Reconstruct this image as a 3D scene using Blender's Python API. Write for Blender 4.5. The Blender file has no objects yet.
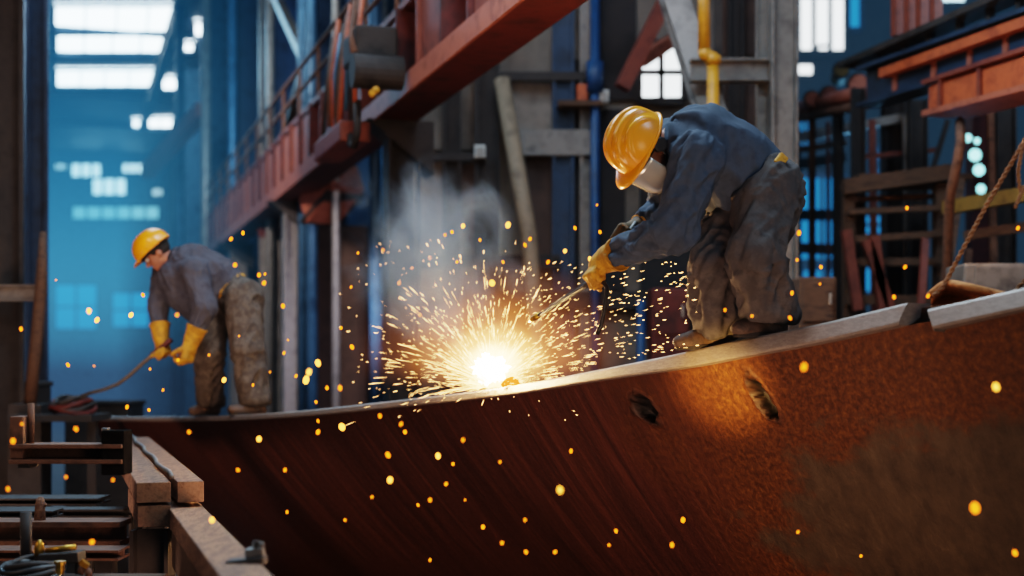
import bpy, math, random
import numpy as np
from mathutils import Vector, Matrix

random.seed(7)
RNG = np.random.default_rng(11)
scene = bpy.context.scene
COL = scene.collection
FPX, CX, HY, CZ = 1422.2, 512.0, 370.0, 2.3     # focal length in pixels, optical axis, horizon row, eye height


def P(px, py, d):
    return Vector(((px - CX) / FPX * d, d, CZ + (HY - py) / FPX * d))


def H(a, r, z):                                   # hall frame: a along the hall, r to its side
    return Vector((-.2996 * a + .9541 * r, .9541 * a + .2996 * r, z))


HA, HR = Vector((-.2996, .9541, 0)), Vector((.9541, .2996, 0))


def srgb(h):
    h = h.lstrip('#')
    o = []
    for i in (0, 2, 4):
        c = int(h[i:i + 2], 16) / 255
        o.append(c / 12.92 if c <= .04045 else ((c + .055) / 1.055) ** 2.4)
    return (*o, 1)


# ------------------------------------------------------------------ materials
def new_mat(name):
    m = bpy.data.materials.new(name)
    m.use_nodes = True
    nt = m.node_tree
    nt.nodes.clear()
    out = nt.nodes.new('ShaderNodeOutputMaterial')
    return m, nt, out


def noisy(name, cols, scale=4, rough=.7, metal=0, bump=.3, bscale=None, stretch=(1, 1, 1), detail=6, rough2=None, spec=.5, dist=.01):
    m, nt, out = new_mat(name)
    N = nt.nodes.new
    L = nt.links.new
    b = N('ShaderNodeBsdfPrincipled')
    tc = N('ShaderNodeTexCoord')
    mp = N('ShaderNodeMapping')
    mp.inputs['Scale'].default_value = stretch
    L(tc.outputs['Object'], mp.inputs['Vector'])
    n = N('ShaderNodeTexNoise')
    n.inputs['Scale'].default_value = scale
    n.inputs['Detail'].default_value = detail
    n.inputs['Roughness'].default_value = .65
    L(mp.outputs[0], n.inputs['Vector'])
    r = N('ShaderNodeValToRGB')
    cols = [srgb(c) for c in cols]
    e = r.color_ramp.elements
    k = len(cols)
    e[0].position, e[0].color = .3, cols[0]
    e[1].position, e[1].color = .7, cols[-1]
    for i in range(1, k - 1):
        x = e.new(.3 + .4 * i / (k - 1))
        x.color = cols[i]
    L(n.outputs[0], r.inputs[0])
    L(r.outputs[0], b.inputs['Base Color'])
    b.inputs['Metallic'].default_value = metal
    b.inputs['Specular IOR Level'].default_value = spec
    if rough2 is not None:
        mr = N('ShaderNodeMapRange')
        mr.inputs['From Min'].default_value = .3
        mr.inputs['From Max'].default_value = .7
        mr.inputs['To Min'].default_value = rough
        mr.inputs['To Max'].default_value = rough2
        L(n.outputs[0], mr.inputs[0])
        L(mr.outputs[0], b.inputs['Roughness'])
    else:
        b.inputs['Roughness'].default_value = rough
    if bump:
        n2 = N('ShaderNodeTexNoise')
        n2.inputs['Scale'].default_value = bscale or scale * 4
        n2.inputs['Detail'].default_value = 5
        L(mp.outputs[0], n2.inputs['Vector'])
        bp = N('ShaderNodeBump')
        bp.inputs['Strength'].default_value = bump
        bp.inputs['Distance'].default_value = dist
        L(n2.outputs[0], bp.inputs['Height'])
        L(bp.outputs[0], b.inputs['Normal'])
    L(b.outputs[0], out.inputs[0])
    return m


def emis(name, col, s):
    m, nt, out = new_mat(name)
    e = nt.nodes.new('ShaderNodeEmission')
    e.inputs[0].default_value = srgb(col)
    e.inputs[1].default_value = s
    nt.links.new(e.outputs[0], out.inputs[0])
    return m


M = dict(
    floor=noisy('floor_concrete', ['#1c1d20', '#3a3836', '#26262a'], 1.5, .7, bump=.3),
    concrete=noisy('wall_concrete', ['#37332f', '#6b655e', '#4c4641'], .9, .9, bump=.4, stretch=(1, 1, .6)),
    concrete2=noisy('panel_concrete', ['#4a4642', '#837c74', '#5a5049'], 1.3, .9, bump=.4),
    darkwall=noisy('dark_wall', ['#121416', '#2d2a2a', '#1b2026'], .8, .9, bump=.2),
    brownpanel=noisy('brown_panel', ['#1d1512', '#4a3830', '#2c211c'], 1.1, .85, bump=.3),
    navy=noisy('navy_steel', ['#0e1a28', '#233a52', '#152232'], 1.6, .5, .3, bump=.2),
    bluesteel=noisy('blue_steel', ['#1b3146', '#3f6480', '#26425a'], 2, .45, .4, bump=.2),
    greysteel=noisy('grey_steel', ['#3a3837', '#7a7570', '#55504c'], 2.5, .5, .4, bump=.25),
    lightsteel=noisy('pale_steel', ['#6d6a66', '#a39e97', '#857f78'], 3, .45, .4, bump=.2),
    darksteel=noisy('dark_steel', ['#131212', '#302b29', '#1e1b1a'], 4, .7, .15, bump=.3),
    redsteel=noisy('red_oxide_steel', ['#401c15', '#753a2b', '#562720'], 3, .6, .1, bump=.25),
    redlight=noisy('pale_red_steel', ['#6b3527', '#a05d48', '#84483a'], 4, .55, .1, bump=.25),  # paler red; on the girder it stands in for lit steel
    maroon=noisy('maroon_steel', ['#2b0f0d', '#571f19', '#3b1512'], 3, .65, .1, bump=.25),
    orangesteel=noisy('orange_steel', ['#6e2c18', '#b0562f', '#8c4022'], 4, .55, .1, bump=.25),
    rustpipe=noisy('rusty_pipe', ['#33221a', '#6b4a38', '#4a3226'], 8, .8, .05, bump=.4),
    beige=noisy('beige_pole', ['#5c4d3f', '#86745f', '#6e5e4d'], 5, .7, 0, bump=.2),
    yellowpipe=noisy('yellow_paint', ['#94600c', '#c48418', '#ac7210'], 6, .45, 0, bump=.1),
    wood=noisy('sawn_timber', ['#452c20', '#8a654c', '#644535', '#775541'], 5, .8, 0, bump=.6, stretch=(6, 1, 6), dist=.02),
    woodend=noisy('timber_end', ['#4b3225', '#946e52', '#6d4d3a'], 14, .85, 0, bump=.5),
    darkwood=noisy('dark_timber', ['#241813', '#59402f', '#39281f'], 5, .85, 0, bump=.5, stretch=(1, 5, 5)),
    rope=noisy('rust_rope', ['#4a2c1a', '#9a6a44', '#6d452b'], 30, .85, 0, bump=.8, bscale=120),
    rust=noisy('heavy_rust', ['#2e160b', '#8a4a20', '#54290f', '#6b3a1b'], 12, .8, .1, bump=.9, dist=.02),
    edge=noisy('cut_plate_edge', ['#766b65', '#958a83', '#857a73', '#8f847d'], 18, .42, .5, bump=.3, stretch=(1, 1, 4), rough2=.55, dist=.004),
    deck=noisy('deck_plate', ['#2f221d', '#5b463c', '#43332c'], 3, .55, .4, bump=.3),
    shirt=noisy('grey_blue_sweatshirt', ['#323b48', '#404b5a', '#39434f'], 9, .9, 0, bump=.35, bscale=220, dist=.003, spec=.2),
    shirt2=noisy('grey_work_shirt', ['#33353f', '#464852', '#3b3e48'], 9, .9, 0, bump=.3, bscale=200, dist=.003, spec=.2),
    denim=noisy('dusty_work_trousers', ['#343133', '#514d4c', '#444142', '#4a4646'], 9, .9, 0, bump=.5, bscale=160, dist=.004, spec=.2),
    denim2=noisy('mottled_work_trousers', ['#302c29', '#57504a', '#423c38', '#4d4641'], 14, .9, 0, bump=.5, bscale=120, dist=.004, spec=.2),
    skin=noisy('skin', ['#7a4b3a', '#96604a', '#87543f'], 14, .55, 0, bump=.1),
    helmet=noisy('yellow_helmet_plastic', ['#d67f04', '#e8960c', '#df8a07'], 3, .28, 0, bump=.05),
    leather=noisy('yellow_leather', ['#6b4609', '#c48a1c', '#9a6a12', '#b07a17'], 11, .75, 0, bump=.6, bscale=40, dist=.006),
    darkleather=noisy('dark_leather', ['#241a10', '#5a421f', '#3a2a16'], 14, .75, 0, bump=.5),
    matte=noisy('dull_black_steel', ['#0d0c0c', '#1d1a19'], 8, 1.0, 0, bump=.2, spec=.02),  # near-black without sheen, for one bracket lug
    boot=noisy('boot_leather', ['#1b1411', '#4a382d', '#2d211b'], 12, .65, 0, bump=.5),
    sole=noisy('boot_sole', ['#0e0c0b', '#241e1b'], 20, .8, 0, bump=.4),
    belt=noisy('yellow_belt', ['#7a5208', '#cf9420', '#a87412'], 20, .7, 0, bump=.4),
    black=noisy('black_rubber', ['#08080a', '#1c1b1c'], 12, .5, 0, bump=.2),
    hair=noisy('dark_hair', ['#0d0a09', '#221a16'], 40, .7, 0, bump=.8),
    brass=noisy('brass', ['#8f6420', '#d9a849'], 12, .35, .9, bump=.2),
    ochre=noisy('dull_ochre', ['#4d3a18', '#7d6028', '#66501f'], 6, .6, 0, bump=.1),
    white=noisy('white_paint', ['#b8b8b2', '#dcdcd6'], 6, .6, 0, bump=.1),
    bluepaint=noisy('blue_paint', ['#0b2c4e', '#164a78'], 5, .5, 0, bump=.1),
    canvas=noisy('rusty_canvas', ['#7a4626', '#d08a52', '#a3663a'], 10, .9, 0, bump=.8),
)
M['sky'] = emis('skylight_glass', '#e8f6ff', 9)
M['skydim'] = emis('clerestory_glass', '#bfe6f5', 3.0)
M['hazewin'] = emis('hazy_window_glass', '#7fc4dc', 1.2)
M['winwhite'] = emis('bright_window_glass', '#f3fbff', 2.6)
M['winblue'] = emis('blue_window_glass', '#1f86c8', .9)
M['winblue2'] = emis('deep_blue_glass', '#1f80c0', .8)
M['teal'] = emis('teal_lamp', '#8fe4e6', 3.0)
M['spark'] = emis('spark_orange', '#ff7c12', 3.4)
M['sparkhot'] = emis('spark_hot', '#ffa034', 5.2)
M['burst'] = emis('spark_burst_glow', '#ffb468', 11)
M['core'] = emis('molten_core', '#fff3d6', 60)
M['hot'] = emis('hot_metal', '#ff6a1e', 2.5)


def visor_mat():
    m, nt, out = new_mat('silver_face_shield')
    b = nt.nodes.new('ShaderNodeBsdfPrincipled')
    b.inputs['Base Color'].default_value = srgb('#c9c9c0')
    b.inputs['Metallic'].default_value = .6
    b.inputs['Roughness'].default_value = .2
    nt.links.new(b.outputs[0], out.inputs[0])
    return m


M['visor'] = visor_mat()


# ------------------------------------------------------------------ mesh builder
class MB:
    def __init__(s):
        s.v, s.f = [], []

    def add(s, vs, fs):
        n = len(s.v)
        s.v += [Vector(x) for x in vs]
        s.f += [tuple(i + n for i in f) for f in fs]
        return s

    def prism(s, poly0, poly1, cap=True):
        k = len(poly0)
        fs = [(i, (i + 1) % k, k + (i + 1) % k, k + i) for i in range(k)]
        if cap:
            fs += [tuple(reversed(range(k))), tuple(range(k, 2 * k))]
        return s.add(list(poly0) + list(poly1), fs)

    def frame(s, p0, p1, up):
        t = (p1 - p0).normalized()
        up = Vector(up)
        if abs(t.dot(up)) > .97:
            up = Vector((0, -1, 0))
        sd = t.cross(up).normalized()
        return t, sd, sd.cross(t).normalized()

    def section(s, p0, p1, pts, up=(0, 0, 1)):
        t, sd, u = s.frame(p0, p1, up)
        return s.prism([p0 + sd * x + u * y for x, y in pts], [p1 + sd * x + u * y for x, y in pts])

    def bar(s, p0, p1, w, h, up=(0, 0, 1)):
        return s.section(p0, p1, [(-w / 2, -h / 2), (w / 2, -h / 2), (w / 2, h / 2), (-w / 2, h / 2)], up)

    def ibeam(s, p0, p1, w, h, tf=None, tw=None, up=(0, 0, 1)):
        tf = tf or h * .1
        tw = tw or w * .12
        a, b, c, d = w / 2, h / 2, tw / 2, h / 2 - tf
        return s.section(p0, p1, [(-a, -b), (a, -b), (a, -d), (c, -d), (c, d), (a, d), (a, b), (-a, b), (-a, d), (-c, d), (-c, -d), (-a, -d)], up)

    def channel(s, p0, p1, w, h, t, up=(0, 0, 1)):
        a, b = w / 2, h / 2
        return s.section(p0, p1, [(-a, -b), (a, -b), (a, -b + t), (-a + t, -b + t), (-a + t, b - t), (a, b - t), (a, b), (-a, b)], up)

    def box(s, c, sx, sy, sz, ax=None):
        c = Vector(c)
        X, Y, Z = ax or (Vector((1, 0, 0)), Vector((0, 1, 0)), Vector((0, 0, 1)))
        vs = [c + X * (i * sx / 2) + Y * (j * sy / 2) + Z * (k * sz / 2) for k in (-1, 1) for j in (-1, 1) for i in (-1, 1)]
        return s.add(vs, [(0, 2, 3, 1), (4, 5, 7, 6), (0, 1, 5, 4), (2, 6, 7, 3), (0, 4, 6, 2), (1, 3, 7, 5)])

    def tube(s, pts, r, seg=10, cap=True):
        pts = [Vector(p) for p in pts]
        k = len(pts)
        rs = r if isinstance(r, (list, tuple)) else [r] * k
        rings, prev = [], None
        for i, p in enumerate(pts):
            t = (pts[min(i + 1, k - 1)] - pts[max(i - 1, 0)]).normalized()
            if prev is None:
                a = Vector((0, 0, 1)) if abs(t.z) < .9 else Vector((0, 1, 0))
                x = t.cross(a).normalized()
            else:
                x = (prev - t * prev.dot(t)).normalized()
            prev = x
            y = t.cross(x)
            rings.append([p + (x * math.cos(2 * math.pi * j / seg) + y * math.sin(2 * math.pi * j / seg)) * rs[i] for j in range(seg)])
        vs = [v for q in rings for v in q]
        fs = [(i * seg + j, i * seg + (j + 1) % seg, (i + 1) * seg + (j + 1) % seg, (i + 1) * seg + j) for i in range(k - 1) for j in range(seg)]
        if cap:
            fs += [tuple(reversed(range(seg))), tuple((k - 1) * seg + j for j in range(seg))]
        return s.add(vs, fs)

    def cyl(s, p0, p1, r, seg=16, r1=None):
        return s.tube([p0, p1], [r, r if r1 is None else r1], seg)

    def ball(s, c, r, seg=12, rings=8, ax=None):
        c = Vector(c)
        rr = (r, r, r) if not isinstance(r, (tuple, list)) else r
        X, Y, Z = ax or (Vector((1, 0, 0)), Vector((0, 1, 0)), Vector((0, 0, 1)))
        vs = [c + Z * rr[2]]
        for i in range(1, rings):
            th = math.pi * i / rings
            for j in range(seg):
                ph = 2 * math.pi * j / seg
                vs.append(c + X * (rr[0] * math.sin(th) * math.cos(ph)) + Y * (rr[1] * math.sin(th) * math.sin(ph)) + Z * (rr[2] * math.cos(th)))
        vs.append(c - Z * rr[2])
        fs = [(0, 1 + j, 1 + (j + 1) % seg) for j in range(seg)]
        for i in range(rings - 2):
            for j in range(seg):
                a = 1 + i * seg
                fs.append((a + j, a + seg + j, a + seg + (j + 1) % seg, a + (j + 1) % seg))
        a = 1 + (rings - 2) * seg
        fs += [(a + j, len(vs) - 1, a + (j + 1) % seg) for j in range(seg)]
        return s.add(vs, fs)

    def grid(s, pts, closed=False):          # pts[i][j]
        ni, nj = len(pts), len(pts[0])
        vs = [v for row in pts for v in row]
        fs = []
        for i in range(ni - 1):
            for j in range(nj if closed else nj - 1):
                k = (j + 1) % nj
                fs.append((i * nj + j, i * nj + k, (i + 1) * nj + k, (i + 1) * nj + j))
        return s.add(vs, fs)

    def build(s, name, mat, parent=None, smooth=False, bevel=0, solid=0, subsurf=0):
        off = Vector((0, 0, 0))
        q = parent
        while q is not None:
            off = off + q.location
            q = q.parent
        me = bpy.data.meshes.new(name)
        me.from_pydata([tuple(v - off) for v in s.v], [], s.f)
        me.update()
        return finish(me, name, mat, parent, smooth, bevel, solid, subsurf)


def finish(me, name, mat, parent=None, smooth=False, bevel=0, solid=0, subsurf=0, recalc=True):
    if recalc:
        import bmesh
        bm = bmesh.new()
        bm.from_mesh(me)
        bmesh.ops.recalc_face_normals(bm, faces=bm.faces)
        bm.to_mesh(me)
        bm.free()
    if smooth:
        me.polygons.foreach_set('use_smooth', [True] * len(me.polygons))
    me.materials.append(mat)
    o = bpy.data.objects.new(name, me)
    COL.objects.link(o)
    o.parent = parent
    if solid:
        m = o.modifiers.new('thickness', 'SOLIDIFY')
        m.thickness = solid
        m.offset = 0
    if bevel:
        m = o.modifiers.new('edge', 'BEVEL')
        m.width = bevel
        m.segments = 2
        m.limit_method = 'ANGLE'
    if subsurf:
        m = o.modifiers.new('round', 'SUBSURF')
        m.levels = m.render_levels = subsurf
    return o


def tag(o, label, cat, group=None, kind=None):
    o['label'] = label
    o['category'] = cat
    if group:
        o['group'] = group
    o['kind'] = kind or 'thing'
    return o


def thing(name, label, cat, loc=(0, 0, 0), group=None, kind=None):
    o = bpy.data.objects.new(name, None)
    o.empty_display_size = .1
    COL.objects.link(o)
    o.location = loc
    return tag(o, label, cat, group, kind)


def struct(o):
    o['kind'] = 'structure'
    return o


# ------------------------------------------------------------------ signed-distance sculpting
def nrm(v):
    v = np.asarray(v, float)
    return v / np.linalg.norm(v)


def A(v):
    return np.array(v, float)


def cone(a, b, ra, rb, lat=None, s=1., cuts=(), k=None, sub=False):
    return dict(t='c', a=A(a), b=A(b), ra=ra, rb=rb, lat=None if lat is None else nrm(lat), s=s, cuts=cuts, k=k, sub=sub)


def ell(c, ax, r, k=None, sub=False, cuts=()):
    return dict(t='e', c=A(c), ax=np.array([nrm(x) for x in ax]), r=A(r), cuts=cuts, k=k, sub=sub)


def rbox(c, ax, half, rad, k=None, cuts=(), sub=False):
    return dict(t='b', c=A(c), ax=np.array([nrm(x) for x in ax]), h=A(half), rad=rad, cuts=cuts, k=k, sub=sub)


def prim_bounds(p):
    if p['t'] == 'c':
        r = max(p['ra'], p['rb']) * max(1, p['s'])
        return np.minimum(p['a'], p['b']) - r, np.maximum(p['a'], p['b']) + r
    if p['t'] == 'e':
        r = np.max(p['r'])
        return p['c'] - r, p['c'] + r
    r = np.linalg.norm(p['h']) + p['rad']
    return p['c'] - r, p['c'] + r


def prim_eval(p, X):
    if p['t'] == 'c':
        q = X - p['a']
        ab = p['b'] - p['a']
        if p['lat'] is not None:
            l = p['lat']
            f = 1 / p['s'] - 1
            q = q + (q @ l)[..., None] * l * f
            ab = ab + (ab @ l) * l * f
        t = np.clip((q @ ab) / max(ab @ ab, 1e-9), 0, 1)
        d = np.linalg.norm(q - t[..., None] * ab, axis=-1) - (p['ra'] + (p['rb'] - p['ra']) * t)
    elif p['t'] == 'e':
        q = (X - p['c']) @ p['ax'].T
        k0 = np.linalg.norm(q / p['r'], axis=-1)
        k1 = np.linalg.norm(q / p['r'] ** 2, axis=-1)
        d = k0 * (k0 - 1) / np.maximum(k1, 1e-6)
    else:
        q = np.abs((X - p['c']) @ p['ax'].T) - p['h']
        d = np.linalg.norm(np.maximum(q, 0), axis=-1) + np.minimum(q.max(-1), 0) - p['rad']
    for c0, n in p['cuts']:
        d = np.maximum(d, (X - A(c0)) @ nrm(n))
    return d


class Field:
    def __init__(s, prims, h, k=.03, pad=.03):
        B = [prim_bounds(p) for p in prims if not p['sub']]
        lo = np.min([b[0] for b in B], 0) - pad
        hi = np.max([b[1] for b in B], 0) + pad
        s.lo, s.h = lo, h
        s.n = np.ceil((hi - lo) / h).astype(int) + 1
        s.ax = [lo[i] + h * np.arange(s.n[i]) for i in range(3)]
        s.D = np.full(tuple(s.n), .5)
        s.prims = prims
        for p in prims:
            kk = p['k'] if p['k'] is not None else k
            b0, b1 = prim_bounds(p)
            i0 = np.maximum(np.floor((b0 - kk - .06 - lo) / h).astype(int), 0)
            i1 = np.minimum(np.ceil((b1 + kk + .06 - lo) / h).astype(int) + 1, s.n)
            if np.any(i1 <= i0):
                continue
            sl = tuple(slice(i0[i], i1[i]) for i in range(3))
            X = np.stack(np.meshgrid(*[s.ax[i][sl[i]] for i in range(3)], indexing='ij'), -1)
            d = prim_eval(p, X)
            a = s.D[sl]
            if p['sub']:
                hh = np.maximum(kk - np.abs(a + d), 0) / kk
                s.D[sl] = np.maximum(a, -d) + hh * hh * kk * .25
            else:
                hh = np.maximum(kk - np.abs(a - d), 0) / kk
                s.D[sl] = np.minimum(a, d) - hh * hh * kk * .25

    def coords(s):
        return np.stack(np.meshgrid(*s.ax, indexing='ij'), -1)

    def plane(s, c, n):
        n = nrm(n)
        return (s.ax[0] * n[0])[:, None, None] + (s.ax[1] * n[1])[None, :, None] + (s.ax[2] * n[2])[None, None, :] - A(c) @ n

    def cut(s, c, n):
        s.D = np.maximum(s.D, s.plane(c, n))
        return s

    def mesh(s, D=None):
        D = s.D if D is None else D
        n = D.shape
        ins = D < 0
        cor = [(i, j, k) for i in (0, 1) for j in (0, 1) for k in (0, 1)]
        sl = lambda c: tuple(slice(c[q], n[q] - 1 + c[q]) for q in range(3))
        cnt = sum(ins[sl(c)].astype(np.int8) for c in cor)
        act = (cnt > 0) & (cnt < 8)
        idx = np.full(act.shape, -1, np.int64)
        ijk = np.argwhere(act)
        idx[act] = np.arange(len(ijk))
        vals = np.stack([D[tuple((ijk + np.array(c)).T)] for c in cor], 1)
        acc = np.zeros((len(ijk), 3))
        num = np.zeros(len(ijk))
        for a in range(8):
            for b in range(a + 1, 8):
                ca, cb = np.array(cor[a]), np.array(cor[b])
                if np.abs(ca - cb).sum() != 1:
                    continue
                va, vb = vals[:, a], vals[:, b]
                m = (va < 0) != (vb < 0)
                t = np.where(m, va / np.where(m, va - vb, 1), 0)
                acc += np.where(m[:, None], ca + t[:, None] * (cb - ca), 0)
                num += m
        V = s.lo + s.h * (ijk + acc / num[:, None])
        F = []
        for ax in range(3):
            o1, o2 = [(1, 2), (2, 0), (0, 1)][ax]
            c1 = [slice(1, n[q] - 1) for q in range(3)]
            c1[ax] = slice(0, n[ax] - 1)
            c2 = list(c1)
            c2[ax] = slice(1, n[ax])
            x, y = ins[tuple(c1)], ins[tuple(c2)]
            e = np.argwhere(x != y)
            st = np.array([0 if q == ax else 1 for q in range(3)])
            flip = x[tuple(e.T)]
            e = e + st
            d1, d2 = np.eye(3, dtype=int)[o1], np.eye(3, dtype=int)[o2]
            q = np.stack([idx[tuple((e - d1 - d2).T)], idx[tuple((e - d2).T)], idx[tuple(e.T)], idx[tuple((e - d1).T)]], 1)
            q[~flip] = q[~flip][:, ::-1]
            F.append(q)
        return V, np.concatenate(F)


def vnoise(p):
    i = np.floor(p).astype(np.int64)
    f = p - i
    f = f * f * (3 - 2 * f)
    out = 0
    for dx in (0, 1):
        for dy in (0, 1):
            for dz in (0, 1):
                q = i + np.array([dx, dy, dz])
                hsh = (q[:, 0] * 73856093) ^ (q[:, 1] * 19349663) ^ (q[:, 2] * 83492791)
                hsh = (hsh * 1103515245 + 12345) & 0x7fffffff
                hsh = ((hsh >> 8) ^ (hsh * 2654435761)) & 0xffff
                w = (f[:, 0] if dx else 1 - f[:, 0]) * (f[:, 1] if dy else 1 - f[:, 1]) * (f[:, 2] if dz else 1 - f[:, 2])
                out = out + w * (hsh / 65535.)
    return out * 2 - 1


def vnormals(V, F):
    fn = np.cross(V[F[:, 2]] - V[F[:, 0]], V[F[:, 3]] - V[F[:, 1]])
    N = np.zeros_like(V)
    for j in range(4):
        np.add.at(N, F[:, j], fn)
    return N / np.maximum(np.linalg.norm(N, axis=1), 1e-12)[:, None]


def relax(V, F, it=2, w=.5):
    for _ in range(it):
        S = np.zeros_like(V)
        C = np.zeros(len(V))
        for j in range(4):
            for m in (1, 3):
                np.add.at(S, F[:, j], V[F[:, (j + m) % 4]])
                np.add.at(C, F[:, j], 1)
        V = V * (1 - w) + w * S / np.maximum(C, 1)[:, None]
    return V


def wrinkle(V, F, prims, amp, freq=16, skew=.6, seed=0):
    """cloth folds: ridges that run round each limb, from the nearest limb's own axis"""
    N = vnormals(V, F)
    best = np.full(len(V), 9.)
    disp = np.zeros(len(V))
    for pi, p in enumerate(prims):
        if p['t'] != 'c' or p.get('nofold'):
            continue
        ab = p['b'] - p['a']
        l = np.linalg.norm(ab)
        t = ab / l
        x = nrm(np.cross(t, [.31, .77, .55]))
        y = np.cross(t, x)
        q = V - p['a']
        u = q @ t
        cx, cy = q @ x, q @ y
        rad = np.sqrt(cx ** 2 + cy ** 2) + 1e-6
        d = np.abs(prim_eval(p, V))
        cx, cy = cx / rad, cy / rad
        n = vnoise(np.stack([u * freq + skew * 2 * cx + seed, cx * 1.5 + pi * 7.3, cy * 1.5 + seed], 1))
        n2 = vnoise(np.stack([u * freq * 2.1 + skew * 3 * cy, cx * 2.6 + 3.1, cy * 2.6 + pi], 1))
        f = (1 - 2 * np.abs(n)) * .7 + .3 * (1 - 2 * np.abs(n2))
        fold = p.get('fold', 1.)
        sel = d < best
        best[sel] = d[sel]
        disp[sel] = f[sel] * fold
    # soften where limbs meet
    return V + N * (disp * amp)[:, None]


def sculpt(name, mat, parent, V, F, smooth_it=1, label=None):
    V = relax(V, F, smooth_it) if smooth_it else V
    off = Vector((0, 0, 0))
    q = parent
    while q is not None:
        off = off + q.location
        q = q.parent
    me = bpy.data.meshes.new(name)
    me.from_pydata((V - np.array(off)).tolist(), [], F.tolist())
    me.update()
    o = finish(me, name, mat, parent, smooth=True, recalc=False)
    if label:
        o['label'] = label
    return o


# ------------------------------------------------------------------ people
def head_prims(c, Fw, U, s=1.):
    """skull, jaw, brow, nose, lips, ears; c = middle of the head, Fw = facing, U = crown"""
    Fw, U = nrm(Fw), nrm(U)
    Lf = np.cross(U, Fw)
    ax = [Fw, Lf, U]
    q = lambda f, l, u: A(c) + (Fw * f + Lf * l + U * u) * s
    pr = [ell(q(-.01, 0, .035), ax, A((.098, .078, .095)) * s), ell(q(.025, 0, -.045), ax, A((.068, .062, .078)) * s, k=.04),
          ell(q(.062, 0, -.097), ax, A((.026, .03, .022)) * s, k=.03),
          cone(q(.09, -.03, .022), q(.09, .03, .022), .012 * s, .012 * s, k=.02),
          cone(q(.094, 0, .012), q(.116, 0, -.03), .009 * s, .014 * s, k=.012),
          cone(q(.1, -.014, -.034), q(.1, .014, -.034), .009 * s, .009 * s, k=.01),
          cone(q(.088, -.02, -.064), q(.088, .02, -.064), .008 * s, .008 * s, k=.01),
          cone(q(.087, -.018, -.077), q(.087, .018, -.077), .008 * s, .008 * s, k=.01)]
    for sd in (-1, 1):
        pr.append(ell(q(-.012, sd * .078, -.015), ax, A((.02, .011, .034)) * s, k=.012))
        pr.append(ell(q(.098, sd * .033, .003), ax, A((.016, .018, .012)) * s, k=.012, sub=True))
    return pr, q


def hand_prims(w, e1, e2, e3, s=1., curl=(55, 70, 55), thumb=1.):
    """w wrist, e1 towards the knuckles, e2 towards the index side, e3 out of the palm; fingers curl from e1 to e3"""
    e1, e3 = nrm(e1), A(e3)
    e3 = nrm(e3 - (e3 @ e1) * e1)
    e2n = nrm(np.cross(e3, e1))
    e2n = e2n if e2n @ A(e2) > 0 else -e2n
    pc = A(w) + e1 * .055 * s
    pr = [rbox(pc, [e1, e2n, e3], A((.042, .034, .008)) * s, .014 * s)]
    pr.append(cone(A(w) - e1 * .02 * s, A(w) + e1 * .03 * s, .032 * s, .033 * s, lat=e2n, s=1.2))
    lens = [(.044, .027, .022), (.049, .031, .024), (.045, .028, .023), (.035, .021, .02)]
    for i in range(4):
        p = A(w) + e1 * (.1 - (.004, 0, .004, .012)[i]) * s + e2n * (.033 - .022 * i) * s
        ang = 8.
        for j in range(3):
            ang += curl[j] * (1, 1.03, 1.06, 1.1)[i]
            a = math.radians(ang)
            dr = e1 * math.cos(a) + e3 * math.sin(a)
            b = p + dr * lens[i][j] * s
            r = (.0125, .0115, .0105)[j] * s
            pr.append(cone(p, b, r, r * .93, k=.008))
            p = b
    b0 = A(w) + e1 * .028 * s + e2n * .034 * s + e3 * .008 * s
    b1 = b0 + (e2n * .022 + e1 * .026 + e3 * .022) * s
    b2 = b1 + (e1 * .022 + e3 * .03 * thumb + e2n * .004) * s
    b3 = b2 + (e1 * .012 + e3 * .022 * thumb - e2n * .01) * s
    pr += [cone(b0, b1, .017 * s, .0145 * s, k=.012), cone(b1, b2, .0145 * s, .0125 * s, k=.008), cone(b2, b3, .0125 * s, .0105 * s, k=.008)]
    return pr


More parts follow.
